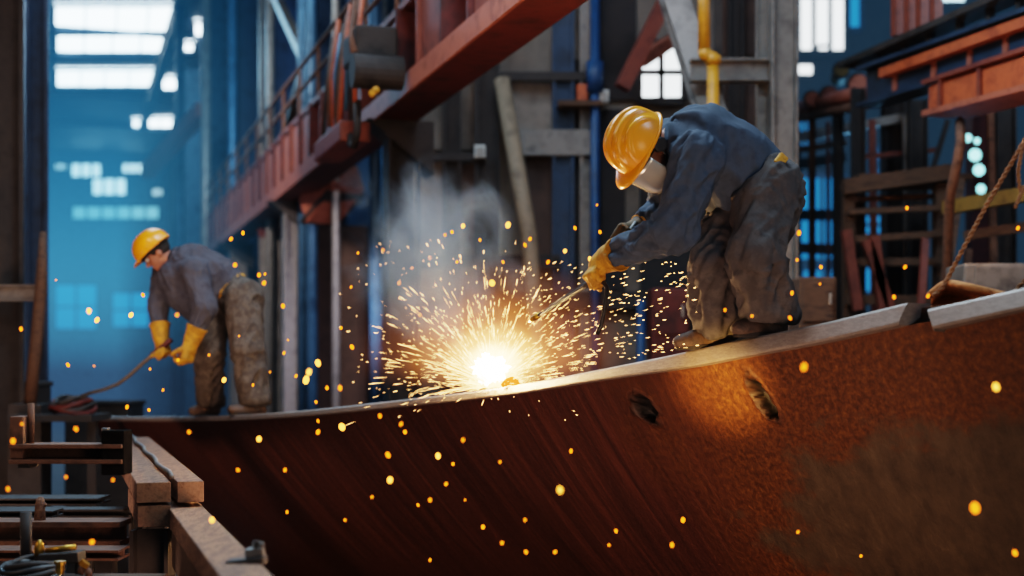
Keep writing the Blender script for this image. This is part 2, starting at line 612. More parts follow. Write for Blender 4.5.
def helmet(parent, c, Fw, U, rf, rl, ru, brim, ridges=True, back=.02):
    """hard hat: shell with crown ridges, rim, peak, inner band"""
    Fw, U = nrm(Fw), nrm(U)
    Lf = np.cross(U, Fw)
    W = lambda f, l, u: Vector(A(c) + Fw * f + Lf * l + U * u)
    mb = MB()
    rows = []
    n = 120
    for i in range(45):
        th = math.pi / 2 * i / 44
        row = []
        for j in range(n):
            ph = 2 * math.pi * j / n
            f, l = math.cos(ph), math.sin(ph)
            st, ct = math.sin(th), math.cos(th)
            st2 = st ** .86
            x, y, z = rf * st2 * f, rl * st2 * l, ru * ct ** .9
            if ridges:
                lat = y / rl
                g = 0
                for c0, w in ((0, .15), (.42, .1), (-.42, .1), (.74, .07), (-.74, .07)):
                    g = max(g, min(1, max(0, 1 - abs((lat - c0) / w)) * 2.2))
                k = 1 + .075 * g * (1 - st ** 8)
                x, y, z = x * k, y * k, z * k
            row.append(W(x, y, z))
        rows.append(row)
    mb.grid(rows, True)
    sh = mb.build('helmet_shell', M['helmet'], parent, smooth=True, solid=.006, subsurf=1)
    rb = MB()
    prof = [(0, .012), (.010, .008), (.014, 0), (.010, -.007), (0, -.006)]
    rows = []
    for j in range(n):
        ph = 2 * math.pi * j / n
        f, l = math.cos(ph), math.sin(ph)
        front = max(0, f) ** 2.2
        ext = back + brim * front
        row = []
        for du, (e, z) in enumerate(prof):
            ee = e / .014 * ext
            row.append(W((rf - .004 + ee) * f, (rl - .004 + ee * (.7 if front < .1 else 1)) * l, z - .018 * front * (e / .014)))
        row += [W((rf - .008) * f, (rl - .008) * l, -.008), W((rf - .008) * f, (rl - .008) * l, .012)]
        rows.append(row)
    rows.append(rows[0])
    rb.grid(rows, True)
    rb.build('helmet_brim', M['helmet'], sh, smooth=True)
    hb = MB()
    rows = []
    for j in range(n + 1):
        ph = 2 * math.pi * j / n
        f, l = math.cos(ph), math.sin(ph)
        rows.append([W((rf - .03) * f, (rl - .025) * l, z) for z in (.02, -.03)])
    hb.grid(rows)
    hb.build('head_band', M['black'], sh, smooth=True, solid=.006)
    return sh, W


def garment(name, mat, parent, prims, h, k, amp, freq=15, skew=.6, seed=0, cuts=(), it=1, label=None):
    f = Field(prims, h, k)
    for c, n in cuts:
        f.cut(c, n)
    V, Fc = f.mesh()
    V = relax(V, Fc, 2)
    V = wrinkle(V, Fc, prims, amp, freq, skew, seed)
    return sculpt(name, mat, parent, V, Fc, it, label), f


def boot(parent, heel, toe, ankle, s=1.):
    heel, toe, ankle = A(heel), A(toe), A(ankle)
    f = nrm(toe - heel)
    l = nrm(np.cross(A((0, 0, 1)), f))
    u = np.cross(f, l)
    L = np.linalg.norm(toe - heel)
    pr = [ell(heel + f * .045 * s + u * .05, [f, l, u], A((.062, .048, .06)) * s), cone(heel + f * .05 + u * .045, heel + f * L * .6 + u * .05, .048 * s, .05 * s, k=.04),
          ell(heel + f * (L - .065 * s) + u * .042, [f, l, u], A((.085, .054, .046)) * s, k=.04), cone(heel + f * .06 + u * .05, ankle + u * .06, .055 * s, .06 * s, k=.04)]
    fl = Field(pr, .008, .03)
    fl.cut(heel + u * .012, -u)
    V, F = fl.mesh()
    b = sculpt('boot', M['boot'], parent, V, F, 1)
    sm = MB()
    pts = []
    for i in range(28):
        a = 2 * math.pi * i / 28
        x = math.cos(a)
        w = (.05 if x < 0 else .058) * s
        pts.append((heel + f * (L * .5 + x * (L * .5 + .005)) + l * math.sin(a) * w * (1 if abs(x) < .8 else .92)))
    z0 = A((0, 0, 0))
    sm.prism([Vector(p) for p in pts], [Vector(p + u * .026) for p in pts])
    sm.build('sole', M['sole'], b, bevel=.004)
    return b


# ------------------------------------------------------------------ hull geometry
EPX = [60, 100, 150, 200, 260, 320, 395, 487, 528, 600, 660, 740, 820, 917, 1024, 1180, 1300]
EPY = [416.5, 417, 417, 416.5, 414, 409, 400.5, 390, 383.5, 369.5, 357.5, 340, 324, 300.5, 276, 240, 212]
pp = np.arange(60, 1300, 4.)
yy = np.interp(pp, EPX, EPY)
for _ in range(40):
    yy[1:-1] = .25 * yy[:-2] + .5 * yy[1:-1] + .25 * yy[2:]
dep = lambda px: 1 / (.0735 + .000112 * (px - 100))


def edge(px):
    return P(px, float(np.interp(px, pp, yy)), dep(px))


IN = Vector((.8, .6, 0)).normalized()
E0 = edge(100)
AL = (edge(1024) - edge(100))
AL.z = 0
AL.normalize()
IN = Vector((-AL.y, AL.x, 0))
if IN.y < 0:
    IN = -IN
_pxs = np.arange(60, 1300, 5.)
_s = np.array([(edge(p) - E0).dot(AL) for p in _pxs])
_z = np.array([edge(p).z for p in _pxs])


def s_of(px):
    return (edge(px) - E0).dot(AL)


def edge_s(s):
    p = E0 + AL * s
    p.z = float(np.interp(s, _s, _z))
    return p


DECK_DROP = .02


def deck_z(x, y):
    return float(np.interp((Vector((x, y, 0)) - Vector((E0.x, E0.y, 0))).dot(AL), _s, _z)) - DECK_DROP


def ground_z(p):
    d = (Vector((p[0], p[1], 0)) - Vector((E0.x, E0.y, 0))).dot(IN)
    return deck_z(p[0], p[1]) + (DECK_DROP + .002 if d < .24 else .0)


SN = s_of(931)        # where the first edge bar stops and the lower one begins
def drop2(s):         # the second section of the hull edge sits lower
    t = min(max((s - SN + .1) / .45, 0), 1)
    return .048 * t * t * (3 - 2 * t)


def thick(s):
    return float(np.interp(s, [s_of(100), s_of(320), s_of(500), s_of(600), s_of(705), s_of(800), s_of(917), s_of(1100)], [.036, .042, .046, .058, .085, .088, .094, .085]))


KS = lambda s: float(np.interp(s, [s_of(100), s_of(480), s_of(760), s_of(1024)], [1.15, 1.0, .8, .62]))


def hull_pt(s, h):
    e = edge_s(s)
    t = thick(s)
    w = KS(s) * (h * .72 + .13 * h * h) + .02
    return Vector((e.x, e.y, e.z - t - drop2(s) - h)) + IN * w


def hull_mat():
    m, nt, out = new_mat('rusted_hull_plating')
    N, L = nt.nodes.new, nt.links.new
    b = N('ShaderNodeBsdfPrincipled')
    uv = N('ShaderNodeUVMap')
    uv.uv_map = 'UVMap'
    sep = N('ShaderNodeSeparateXYZ')
    L(uv.outputs[0], sep.inputs[0])

    def tex(sx, sy, scale, detail=6, rough=.6, off=0):
        mp = N('ShaderNodeMapping')
        mp.inputs['Scale'].default_value = (sx, sy, 1)
        mp.inputs['Location'].default_value = (off, off * .7, 0)
        L(uv.outputs[0], mp.inputs[0])
        t = N('ShaderNodeTexNoise')
        t.inputs['Scale'].default_value = scale
        t.inputs['Detail'].default_value = detail
        t.inputs['Roughness'].default_value = rough
        L(mp.outputs[0], t.inputs['Vector'])
        return t.outputs[0]

    def ramp(x, stops):
        r = N('ShaderNodeValToRGB')
        e = r.color_ramp.elements
        e[0].position, e[0].color = stops[0][0], srgb(stops[0][1])
        e[1].position, e[1].color = stops[-1][0], srgb(stops[-1][1])
        for p, c in stops[1:-1]:
            q = e.new(p)
            q.color = srgb(c)
        L(x, r.inputs[0])
        return r.outputs[0]

    def fac(x, a, c):
        r = N('ShaderNodeMapRange')
        r.inputs['From Min'].default_value = a
        r.inputs['From Max'].default_value = c
        L(x, r.inputs[0])
        return r.outputs[0]

    def mix(f, a, c, mode='MIX'):
        x = N('ShaderNodeMix')
        x.data_type = 'RGBA'
        x.blend_type = mode
        if isinstance(f, float):
            x.inputs[0].default_value = f
        else:
            L(f, x.inputs[0])
        L(a, x.inputs[6])
        L(c, x.inputs[7])
        return x.outputs[2]

    def math_(op, a, c):
        x = N('ShaderNodeMath')
        x.operation = op
        for i, q in enumerate((a, c)):
            if isinstance(q, (int, float)):
                x.inputs[i].default_value = q
            else:
                L(q, x.inputs[i])
        return x.outputs[0]

    streak = tex(9, .35, 2.2, 8, .7)
    patch = tex(.7, .55, 1.6, 6, .6, 3.1)
    fine = tex(1, 1, 34, 8, .75, 1.7)
    maroon = ramp(streak, [(.3, '#301712'), (.5, '#4a271d'), (.62, '#5c3225'), (.75, '#3c1e17')])
    rust = ramp(fine, [(.32, '#2b160c'), (.48, '#573218'), (.6, '#7d4c22'), (.72, '#a06c34')])
    rustdark = ramp(streak, [(.3, '#33190e'), (.7, '#5f371e')])
    rust = mix(.35, rust, rustdark)
    grey = ramp(tex(2, 1.2, 5, 8, .7, 8.2), [(.3, '#382d23'), (.6, '#544535'), (.75, '#665642')])
    # along the hull: maroon to rust, then grey paint low down with rust coming through
    along = math_('ADD', fac(sep.outputs[0], s_of(560), s_of(720)), math_('MULTIPLY', math_('SUBTRACT', patch, .5), 1.6))
    c = mix(fac(along, .2, .8), maroon, rust)
    g1 = fac(sep.outputs[0], s_of(620), s_of(840))
    g2 = fac(sep.outputs[1], .22, .75)
    gp = math_('ADD', math_('MULTIPLY', g1, g2), math_('MULTIPLY', math_('SUBTRACT', tex(.9, 1.3, 2.3, 8, .65, 5.5), .5), 1.5))
    c = mix(fac(gp, .32, .52), c, grey)
    at = N('ShaderNodeAttribute')
    at.attribute_name = 'burn'
    sootc = ramp(fine, [(.35, '#050404'), (.7, '#1a1310')])
    c = mix(at.outputs['Fac'], c, sootc)
    L(c, b.inputs['Base Color'])
    mr = N('ShaderNodeMapRange')
    mr.inputs['From Min'].default_value = .3
    mr.inputs['From Max'].default_value = .7
    mr.inputs['To Min'].default_value = .38
    mr.inputs['To Max'].default_value = .68
    L(fine, mr.inputs[0])
    L(mr.outputs[0], b.inputs['Roughness'])
    b.inputs['Metallic'].default_value = .35
    hgt = math_('ADD', math_('MULTIPLY', fine, .6), math_('MULTIPLY', streak, .7))
    bp = N('ShaderNodeBump')
    bp.inputs['Strength'].default_value = .55
    bp.inputs['Distance'].default_value = .012
    L(hgt, bp.inputs['Height'])
    L(bp.outputs[0], b.inputs['Normal'])
    L(b.outputs[0], out.inputs[0])
    return m


def project(p):
    return CX + FPX * p.x / p.y, HY - FPX * (p.z - CZ) / p.y


def locate(px, py):
    best = None
    for s in np.arange(s_of(300), s_of(1020), .03):
        for h in np.arange(0, 1.2, .02):
            x, y = project(hull_pt(s, h))
            d = (x - px) ** 2 + (y - py) ** 2
            if best is None or d < best[0]:
                best = (d, s, h)
    return best[1], best[2]


def build_hull():
    root = thing('ship_hull_section', 'long rusted steel ship hull section with a bright bare top edge, under both workers', 'ship hull', (0, 8.2, 0))
    holes = [(*locate(645, 410), .085, .075, .35), (*locate(762, 401), .05, .12, -.25)]
    ss = list(np.arange(s_of(85), s_of(560), .045)) + list(np.arange(s_of(560), s_of(840), .011)) + list(np.arange(s_of(840), s_of(1250), .03))
    hs = list(np.arange(0, .75, .011)) + list(np.arange(.75, 2.05, .05))
    vs, uv, burn = [], [], []
    S, Hh = np.meshgrid(ss, hs, indexing='ij')
    nz = vnoise(np.stack([S.ravel() * 30, Hh.ravel() * 30, S.ravel() * 0], 1)).reshape(S.shape)
    for i, s in enumerate(ss):
        for j, h in enumerate(hs):
            p = hull_pt(s, h)
            b = 0
            for s0, h0, a, c, rot in holes:
                x, y = s - s0, h - h0
                x, y = x * math.cos(rot) + y * math.sin(rot), -x * math.sin(rot) + y * math.cos(rot)
                q = math.sqrt((x / a) ** 2 + (y / c) ** 2) + .22 * nz[i, j]
                k = min(max((1.05 - q) / .35, 0), 1)
                k = k * k * (3 - 2 * k)
                p = p + IN * .09 * k - IN * .012 * math.exp(-((q - 1.12) / .14) ** 2)
                b = max(b, min(max((1.35 - q) / .45, 0), 1))
            vs.append(p - root.location)
            uv.append((s, h))
            burn.append(b)
    nj = len(hs)
    fs = [(i * nj + j, i * nj + j + 1, (i + 1) * nj + j + 1, (i + 1) * nj + j) for i in range(len(ss) - 1) for j in range(nj - 1)]
    me = bpy.data.meshes.new('side_plating')
    me.from_pydata([tuple(v) for v in vs], [], fs)
    u = me.uv_layers.new(name='UVMap')
    li = np.empty(len(me.loops), int)
    me.loops.foreach_get('vertex_index', li)
    u.data.foreach_set('uv', np.array(uv)[li].ravel())
    at = me.attributes.new('burn', 'FLOAT', 'POINT')
    at.data.foreach_set('value', burn)
    o = finish(me, 'side_plating', hull_mat(), root, smooth=True)
    o['label'] = 'dark maroon to orange rusted hull plating with two burnt holes'

    # bare cut edge bars along the top
    def bar(s0, s1, name, slant0, slant1, dz):
        mb = MB()
        rows = []
        st = np.arange(s0, s1 + 1e-6, .05)
        for i, s in enumerate(st):
            e = edge_s(s)
            e.z -= dz
            t = thick(s)
            o = -IN
            w = .55 * t
            end0, end1 = (i == 0), (i == len(st) - 1)
            sh = lambda q: AL * ((slant1 if end1 else 0) * q - (slant0 if end0 else 0) * q)
            rows.append([e + IN * .16 + sh(0), e + sh(0), e + o * .012 - Vector((0, 0, .010)) + sh(.1), e + o * w * .75 - Vector((0, 0, t * .86)) + sh(.9), e + o * w * .72 - Vector((0, 0, t)) + sh(1), e + IN * .03 - Vector((0, 0, t + .004)) + sh(1), e + IN * .16 - Vector((0, 0, .03)) + sh(.3)])
        mb.grid(rows, True)
        n = len(rows[0])
        k = len(mb.v)
        mb.f += [tuple(range(n)), tuple(reversed(range(k - n, k)))]
        return mb.build(name, M['edge'], root)
    b1 = bar(s_of(92), SN - .08, 'edge_bar', 0, -.02, 0)
    b1['label'] = 'bare grey cut plate edge that ends in a slanted chamfer'
    b2 = bar(SN - .015, s_of(1250), 'edge_bar', -.06, 0, .048)
    # deck inside
    mb = MB()
    rows = []
    for s in np.arange(s_of(88), s_of(1200), .1):
        e = edge_s(s) - Vector((0, 0, DECK_DROP + drop2(s)))
        rows.append([e + IN * .1, e + IN * 1.6, e + IN * 1.6 - Vector((0, 0, .05)), e + IN * .1 - Vector((0, 0, .05))])
    mb.grid(rows, True)
    mb.build('deck_plate', M['deck'], root)
    # frames inside that carry the deck, and the keel sill on the floor
    for s in np.arange(s_of(110), s_of(1180), 1.1):
        e = edge_s(s)
        mb = MB()
        mb.ibeam(Vector((e.x, e.y, 0)) + IN * 2.6, Vector((e.x, e.y, e.z - .4)) + IN * 1.5, .14, .2)
        mb.bar(Vector((e.x, e.y, e.z - .33)) + IN * .45, Vector((e.x, e.y, e.z - .2)) + IN * 1.65, .08, .12)
        mb.build('frame_rib', M['maroon'], root)
    return root


HULL = build_hull()


# ------------------------------------------------------------------ worker by the weld
def worker_near():
    D0 = 7.0
    J = lambda px, py, dd: A(P(px, py, D0 + dd))
    NH, FH = J(768, 190, -.08), J(737, 203, .14)
    NK, FK = J(757, 258, -.26), J(711, 266, -.02)
    NA, FA = J(771, 314, -.1), J(716, 327, .2)
    NA[2] = deck_z(NA[0], NA[1]) + .125
    FA[2] = deck_z(FA[0], FA[1]) + .125
    pel = J(756, 185, .03)
    mid = J(729, 160, .01)
    che = J(700, 142, 0)
    nek = J(677, 136, .0)
    lat = nrm(A((.5, -.86, .1)))
    NS, FS = J(697, 158, -.17), J(668, 140, .2)
    NE, FE = J(674, 231, -.18), J(667, 210, .52)
    NW, FW = J(622, 259, .1), J(646, 221, .36)
    U = nrm(A((-.80, -.40, .44)))
    Fw = A((-.48, -.12, -.87))
    Fw = nrm(Fw - (Fw @ U) * U)
    hc = J(647, 150, -.04)
    hp, q = head_prims(hc, Fw, U, 1.08)
    root_loc = Vector(((NA[0] + FA[0]) / 2, (NA[1] + FA[1]) / 2, (NA[2] + FA[2]) / 2 - .1))
    # grips
    G1, G2, TIP = J(601, 276, .25), J(627, 237, .24), J(536, 317, .78)
    tdir = nrm(TIP - G1)
    # hands inside the gloves
    e1n = nrm(nrm(G1 - NW) * .6 + A((-.45, -.25, -.5)))
    e1n = nrm(e1n - (e1n @ tdir) * tdir * .8)
    e3n = nrm(np.cross(tdir, e1n))
    if e3n[2] > 0:
        e3n = -e3n
    wn = G1 - e1n * .07 - e3n * .042
    hn = lambda s: hand_prims(wn, e1n, tdir, e3n, s, (60, 75, 55))
    t2 = nrm(G1 - G2)
    e1f = nrm(G2 - FW)
    e1f = nrm(e1f - (e1f @ t2) * t2 * .8)
    e3f = np.cross(e1f, t2)
    if e3f[2] > 0:
        e3f = -e3f
    e3f = nrm(e3f)
    wf = G2 - e1f * .07 - e3f * .042
    hf = lambda s: hand_prims(wf, e1f, t2, e3f, s, (60, 75, 55))
    # ---- body
    body = [cone(pel, mid, .125, .12, lat, 1.25), cone(mid, che, .12, .13, lat, 1.25), cone(che, nek, .12, .065), cone(nek, hc - U * .02, .058, .06, k=.03),
            cone(NH, NK, .085, .06), cone(NK, NA, .055, .042), cone(FH, FK, .085, .06), cone(FK, FA, .055, .042),
            cone(NS, NE, .05, .042), cone(NE, wn, .042, .03), cone(FS, FE, .05, .042), cone(FE, wf, .042, .03), cone(NS, FS, .06, .06)]
    body += hp + hn(.92) + hf(.92)
    for a in (NA, FA):
        body.append(cone(a - A((0, 0, .03)), a + A((-.1, -.05, -.06)), .035, .03))
    f = Field(body, .0085, .03)
    V, F = f.mesh()
    off = np.array(root_loc)
    me = bpy.data.meshes.new('person')
    me.from_pydata((relax(V, F, 1) - off).tolist(), [], F.tolist())
    root = finish(me, 'person', M['skin'], None, smooth=True, recalc=False)
    root.location = root_loc
    tag(root, 'person in yellow hard hat and face shield bending over the sparks with a torch', 'person')
    for s in (-1, 1):
        e = MB()
        e.ball(q(.088, s * .033, .003), .013)
        e.build('eye', M['white'], root, smooth=True)
    # ---- shirt
    hemn = nrm(pel - mid)
    hemc = pel - hemn * .03
    sh = [cone(pel - hemn * .02, mid, .182, .172, lat, 1.08, cuts=[(hemc, hemn)]), cone(mid, che, .17, .175, lat, 1.12), cone(che, nek + (nek - che) * .05, .165, .085, lat, 1.05, cuts=[(nek - (che - nek) * .15, nek - che)]),
          cone(NS, FS, .10, .09), cone(NS, NE, .104, .094), cone(NE, wn - e1n * .01, .094, .05, cuts=[(wn + nrm(NE - wn) * .105, wn - NE)]),
          cone(FS, FE, .09, .075), cone(FE, FW, .072, .055, cuts=[(FW, FW - FE)]),
          cone(J(706, 168, .02), J(728, 187, .05), .125, .13, lat, 1.15, cuts=[(hemc, hemn)])]
    for i in (3,):
        sh[i]['fold'] = .4
    sh[1]['fold'] = .6
    sh[0]['fold'] = .8
    so, sf = garment('sweatshirt', M['shirt'], root, sh, .0095, .05, .027, 11, 1.1, 2)
    so['label'] = 'faded blue-grey long-sleeved sweatshirt'
    col = MB()
    cdir = nrm(nek - che)
    cx = nrm(lat - (lat @ cdir) * cdir)
    cy = np.cross(cdir, cx)
    cc = nek + cdir * .0
    col.tube([Vector(cc + cx * .085 * math.cos(t) + cy * .078 * math.sin(t) + cdir * .02 * math.sin(t + 1)) for t in np.linspace(0, 2 * math.pi, 33)], .02, 10)
    col.build('collar', M['shirt'], so, smooth=True)
    # ---- trousers
    up = A((0, 0, 1))
    hn_, hf_ = NA - up * .015, FA - up * .03
    wc = pel - hemn * .03
    tr = [cone(pel - hemn * .05, pel + hemn * .06, .168, .165, lat, 1.08), cone(pel + hemn * .04, NH + hemn * .02, .155, .15), cone(NH, NK, .158, .122), cone(NK, hn_, .122, .122, cuts=[(hn_, -up)]),
          cone(pel + hemn * .03, FH, .15, .145), cone(FH, FK, .14, .102), cone(FK, hf_, .102, .112, cuts=[(hf_, -up)])]
    tr.append(cone(J(735, 194, .1), FH, .15, .14))
    tr[3]['fold'] = 1.4
    tr[6]['fold'] = 1.4
    tr[0]['fold'] = .5
    to, tf = garment('trousers', M['denim'], root, tr, .0095, .04, .025, 9.5, 1.2, 5, cuts=[(wc - hemn * .03, -hemn)])
    to['label'] = 'baggy dusty dark grey work trousers'
    # belt hugging the waist
    fb = Field([cone(pel - hemn * .06, pel + hemn * .05, .188, .186, lat, 1.08)], .008, .02)
    fb.D = np.maximum(fb.D, np.abs(fb.plane(pel - hemn * .02, hemn)) - .017)
    V, F = fb.mesh()
    sculpt('belt', M['belt'], to, V, F, 1, 'worn yellow belt')
    pk = MB()
    bp = J(781, 160, -.19)
    pk.box(Vector(bp), .05, .02, .07, (Vector(hemn), Vector(lat), Vector(np.cross(hemn, lat))))
    pk.build('belt_pouch', M['belt'], to, bevel=.008)
    # ---- gloves
    for nm, hp_, w, e1, elbow, fl in (('glove', hn(1.16), wn, e1n, NE, .072), ('glove', hf(1.05), wf, e1f, FE, .042)):
        dirw = nrm(A(elbow) - w)
        pr = hp_ + [cone(w + e1 * .02, w + dirw * .06, fl - .019, fl - .01, k=.03), cone(w + dirw * .05, w + dirw * .13, fl - .01, fl + .012, k=.03, cuts=[(w + dirw * .125, dirw)])]
        ff = Field(pr, .005, .018)
        V, F = ff.mesh()
        V = wrinkle(V, F, pr, .003, 40, 1, 3)
        near = w is wn
        g = sculpt('glove', M['leather'] if near else M['darkleather'], root, V, F, 2, 'yellow leather gauntlet glove' if near else 'dark soiled leather glove')
        cf = MB()
        ctr = w + dirw * .122
        x = nrm(np.cross(dirw, up))
        y = np.cross(dirw, x)
        cf.tube([Vector(ctr + (x * math.cos(t) + y * math.sin(t)) * (fl + .010)) for t in np.linspace(0, 2 * math.pi, 25)], .007, 8)
        cf.build('cuff_hem', M['leather'], g, smooth=True)
    # ---- boots
    fd = nrm(A((-.9, -.25, 0)))
    for a, dr in ((NA, nrm(A((-.88, -.47, 0)))), (FA, nrm(A((-.95, -.3, 0))))):
        heel = A((a[0], a[1], 0)) - dr * .07
        toe = A((a[0], a[1], 0)) + dr * .215
        heel[2], toe[2] = ground_z(heel) + .002, ground_z(toe) + .002
        boot(root, heel, toe, A((a[0], a[1], a[2] - .02)))
    # ---- helmet, face shield, strap
    hat, W = helmet(root, hc + U * .045 - Fw * .005, Fw, U, .166, .138, .166, .058)
    hat['label'] = 'yellow hard hat with raised crown ridges'
    vs = MB()
    rows = []
    for i in range(33):
        t = math.radians(-78 + 156 * i / 32)
        rows.append([W(.035 + .155 * math.cos(t) * (1 - .12 * j), .136 * math.sin(t), -.012 - .18 * j) for j in np.linspace(0, 1, 8)])
    vs.grid(rows)
    v = vs.build('face_shield', M['visor'], root, smooth=True, solid=.004)
    v['label'] = 'silvery curved face shield'
    ed = MB()
    ed.tube([W(.037 + .157 * math.cos(t), .139 * math.sin(t), -.010) for t in np.linspace(-1.36, 1.36, 30)], .008, 8)
    ed.build('shield_frame', M['darksteel'], v, smooth=True)
    for s in (1, -1):
        em = MB()
        em.cyl(W(-.02, s * .085, -.045), W(-.02, s * .118, -.045), .038, 20)
        em.build('ear_defender', M['black'], hat, smooth=False, bevel=.008)
    st = MB()
    st.tube([W(-.02, .1, -.02), W(.0, .092, -.10), W(.05, .06, -.165), W(.07, 0, -.175), W(.05, -.06, -.165), W(.0, -.092, -.10), W(-.02, -.1, -.02)], .006, 6)
    st.build('chin_strap', M['black'], hat, smooth=True)

    # ---- the torch, a thing of its own
    tl = Vector(G1)
    tor = thing('cutting_torch', 'dark cutting torch gripped in both gloves of the helmeted welder, pointing at the sparks', 'torch', tl)
    back = G2 - t2 * .09
    mb = MB()
    mb.tube([Vector(x) for x in (back, G2, G1, G1 + tdir * .09)], [.016, .017, .018, .016], 14)
    mb.build('handle', M['black'], tor, smooth=True)
    mb = MB()
    mb.tube([Vector(G1 + tdir * .08), Vector(G1 + tdir * .14), Vector(G1 + tdir * .16), Vector(TIP)], [.016, .017, .011, .010], 12)
    mb.cyl(Vector(G1 + tdir * .12 + A((0, 0, .012))), Vector(G1 + tdir * .5 + A((0, 0, .014))), .006, 8)
    mb.build('barrel', M['darksteel'], tor, smooth=True)
    mb = MB()
    mb.tube([Vector(TIP - tdir * .03), Vector(TIP + tdir * .04), Vector(TIP + tdir * .07)], [.016, .015, .008], 12)
    mb.build('nozzle', M['brass'], tor, smooth=True)
    mb = MB()
    g = lambda px, py, dd: P(px, py, D0 + dd)
    pts = [g(597, 279, .24), g(604, 283, .2), g(607, 288, .17), g(606, 298, .16), g(604, 312, .17), g(601, 326, .18), g(597, 334, .19)]
    mb.tube(pts, .0115, 10)
    mb.build('lever', M['black'], tor, smooth=True)
    return root


# ------------------------------------------------------------------ worker at the far end
def worker_far():
    D0 = 11.6
    J = lambda px, py, dd: A(P(px, py, D0 + dd))
    NH, FH = J(243, 299, -.12), J(222, 300, .12)
    NK, FK = J(248, 350, -.24), J(209, 350, -.05)
    NA, FA = J(255, 394, -.2), J(211, 399, .35)
    NA[2] = deck_z(NA[0], NA[1]) + .125
    FA[2] = deck_z(FA[0], FA[1]) + .125
    pel, mid, che, nek = J(231, 291, 0), J(214, 275, 0), J(192, 266, 0), J(176, 259, 0)
    lat = nrm(A((.5, -.86, .1)))
    NS, FS = J(195, 271, -.22), J(165, 274, .1)
    NE, FE = J(205, 308, -.32), J(158, 306, .02)
    NW, FW = J(193, 333, -.3), J(163, 328, -.12)
    U = nrm(A((-.66, -.1, .74)))
    Fw = A((-.74, -.16, -.66))
    Fw = nrm(Fw - (Fw @ U) * U)
    hc = J(157, 253, -.04)
    hp, q = head_prims(hc, Fw, U, 1.08)
    G1, G2 = J(189, 351, -.33), J(169, 347, -.16)     # near hand, far hand
    GT = J(152, 353, -.06)
    # far hand grips the rod; near hand is a loosely closed fist behind it
    rod = nrm(J(120, 382, .2) - J(156, 350, -.1))
    e1f = nrm(G2 - FW)
    e1f = nrm(e1f - (e1f @ rod) * rod * .7)
    e3f = nrm(np.cross(e1f, rod))
    if e3f[0] > 0:
        e3f = -e3f
    gripf = J(160, 349, -.12)
    wf = gripf - e1f * .07 - e3f * .04
    e1n = nrm(G1 - NW)
    e3n = nrm(A((-.8, .3, 0)))
    wn = G1 - e1n * .055
    hn = lambda s: hand_prims(wn, e1n, A((-.3, -.9, 0)), e3n, s, (45, 60, 45))
    hf = lambda s: hand_prims(wf, e1f, rod, e3f, s, (60, 75, 55))
    body = [cone(pel, mid, .12, .115, lat, 1.25), cone(mid, che, .115, .13, lat, 1.25), cone(che, nek, .12, .065), cone(nek, hc - U * .03, .056, .058, k=.03),
            cone(NH, NK, .085, .06), cone(NK, NA, .055, .042), cone(FH, FK, .085, .06), cone(FK, FA, .055, .042),
            cone(NS, NE, .05, .042), cone(NE, wn, .042, .03), cone(FS, FE, .05, .042), cone(FE, wf, .042, .03), cone(NS, FS, .06, .06)]
    body += hp + hn(.92) + hf(.92)
    for a in (NA, FA):
        body.append(cone(a - A((0, 0, .03)), a + A((-.1, -.05, -.06)), .035, .03))
    f = Field(body, .009, .03)
    V, F = f.mesh()
    rl = Vector(((NA[0] + FA[0]) / 2, (NA[1] + FA[1]) / 2, (NA[2] + FA[2]) / 2 - .1))
    me = bpy.data.meshes.new('person')
    me.from_pydata((relax(V, F, 1) - np.array(rl)).tolist(), [], F.tolist())
    root = finish(me, 'person', M['skin'], None, smooth=True, recalc=False)
    root.location = rl
    tag(root, 'person in a smooth yellow hard hat stooping with a long rod in the blue haze', 'person')
    for s in (-1, 1):
        e = MB()
        e.ball(q(.088, s * .033, .003), .013)
        e.build('eye', M['white'], root, smooth=True)
    # hair at the nape and temples under the hat
    Lf = np.cross(nrm(U), nrm(Fw))
    hh = Field([ell(q(-.02, 0, .03), [Fw, Lf, U], A((.103, .088, .10)) * 1.08, cuts=[(q(.045, 0, 0), Fw), (q(0, 0, -.05), -nrm(U))])], .008, .02)
    V, F = hh.mesh()
    sculpt('hair', M['hair'], root, V, F, 1, 'short dark hair')
    hemn = nrm(pel - mid)
    sh = [cone(pel - hemn * .02, mid, .165, .158, lat, 1.1, cuts=[(pel - hemn * .02, hemn)]), cone(mid, che, .158, .172, lat, 1.14), cone(che, nek, .16, .085, lat, 1.05, cuts=[(nek - (che - nek) * .15, nek - che)]),
          cone(NS, FS, .10, .10), cone(NS, NE, .095, .078), cone(NE, wn, .078, .05, cuts=[(wn + nrm(NE - wn) * .11, wn - NE)]), cone(FS, FE, .09, .07), cone(FE, wf, .07, .048, cuts=[(wf + nrm(FE - wf) * .11, wf - FE)]),
          cone(J(183, 296, -.03), J(203, 309, -.02), .125, .135, lat, 1.1, cuts=[(pel - hemn * .02, hemn)]),
          cone(J(177, 280, -.03), J(205, 297, -.02), .14, .145, lat, 1.1, cuts=[(pel - hemn * .02, hemn)])]
    sh[3]['fold'] = .4
    so, sf = garment('work_shirt', M['shirt2'], root, sh, .011, .05, .02, 9, 1.1, 9)
    so['label'] = 'dull grey collared work shirt'
    cdir = nrm(nek - che)
    cx = nrm(lat - (lat @ cdir) * cdir)
    cy = np.cross(cdir, cx)
    col = MB()
    rows = []
    for t in np.linspace(-2.6, 2.6, 40):
        d = cx * math.sin(t) + cy * math.cos(t) * (1 if cy @ A((0, 0, 1)) > 0 else -1)
        rows.append([Vector(nek + d * .082 + cdir * .025), Vector(nek + d * .078 + cdir * .05), Vector(nek + d * .112 + cdir * .005)])
    col.grid(rows)
    col.build('collar', M['shirt2'], so, smooth=True, solid=.006)
    up = A((0, 0, 1))
    hn_, hf_ = NA - up * .01, FA - up * .01
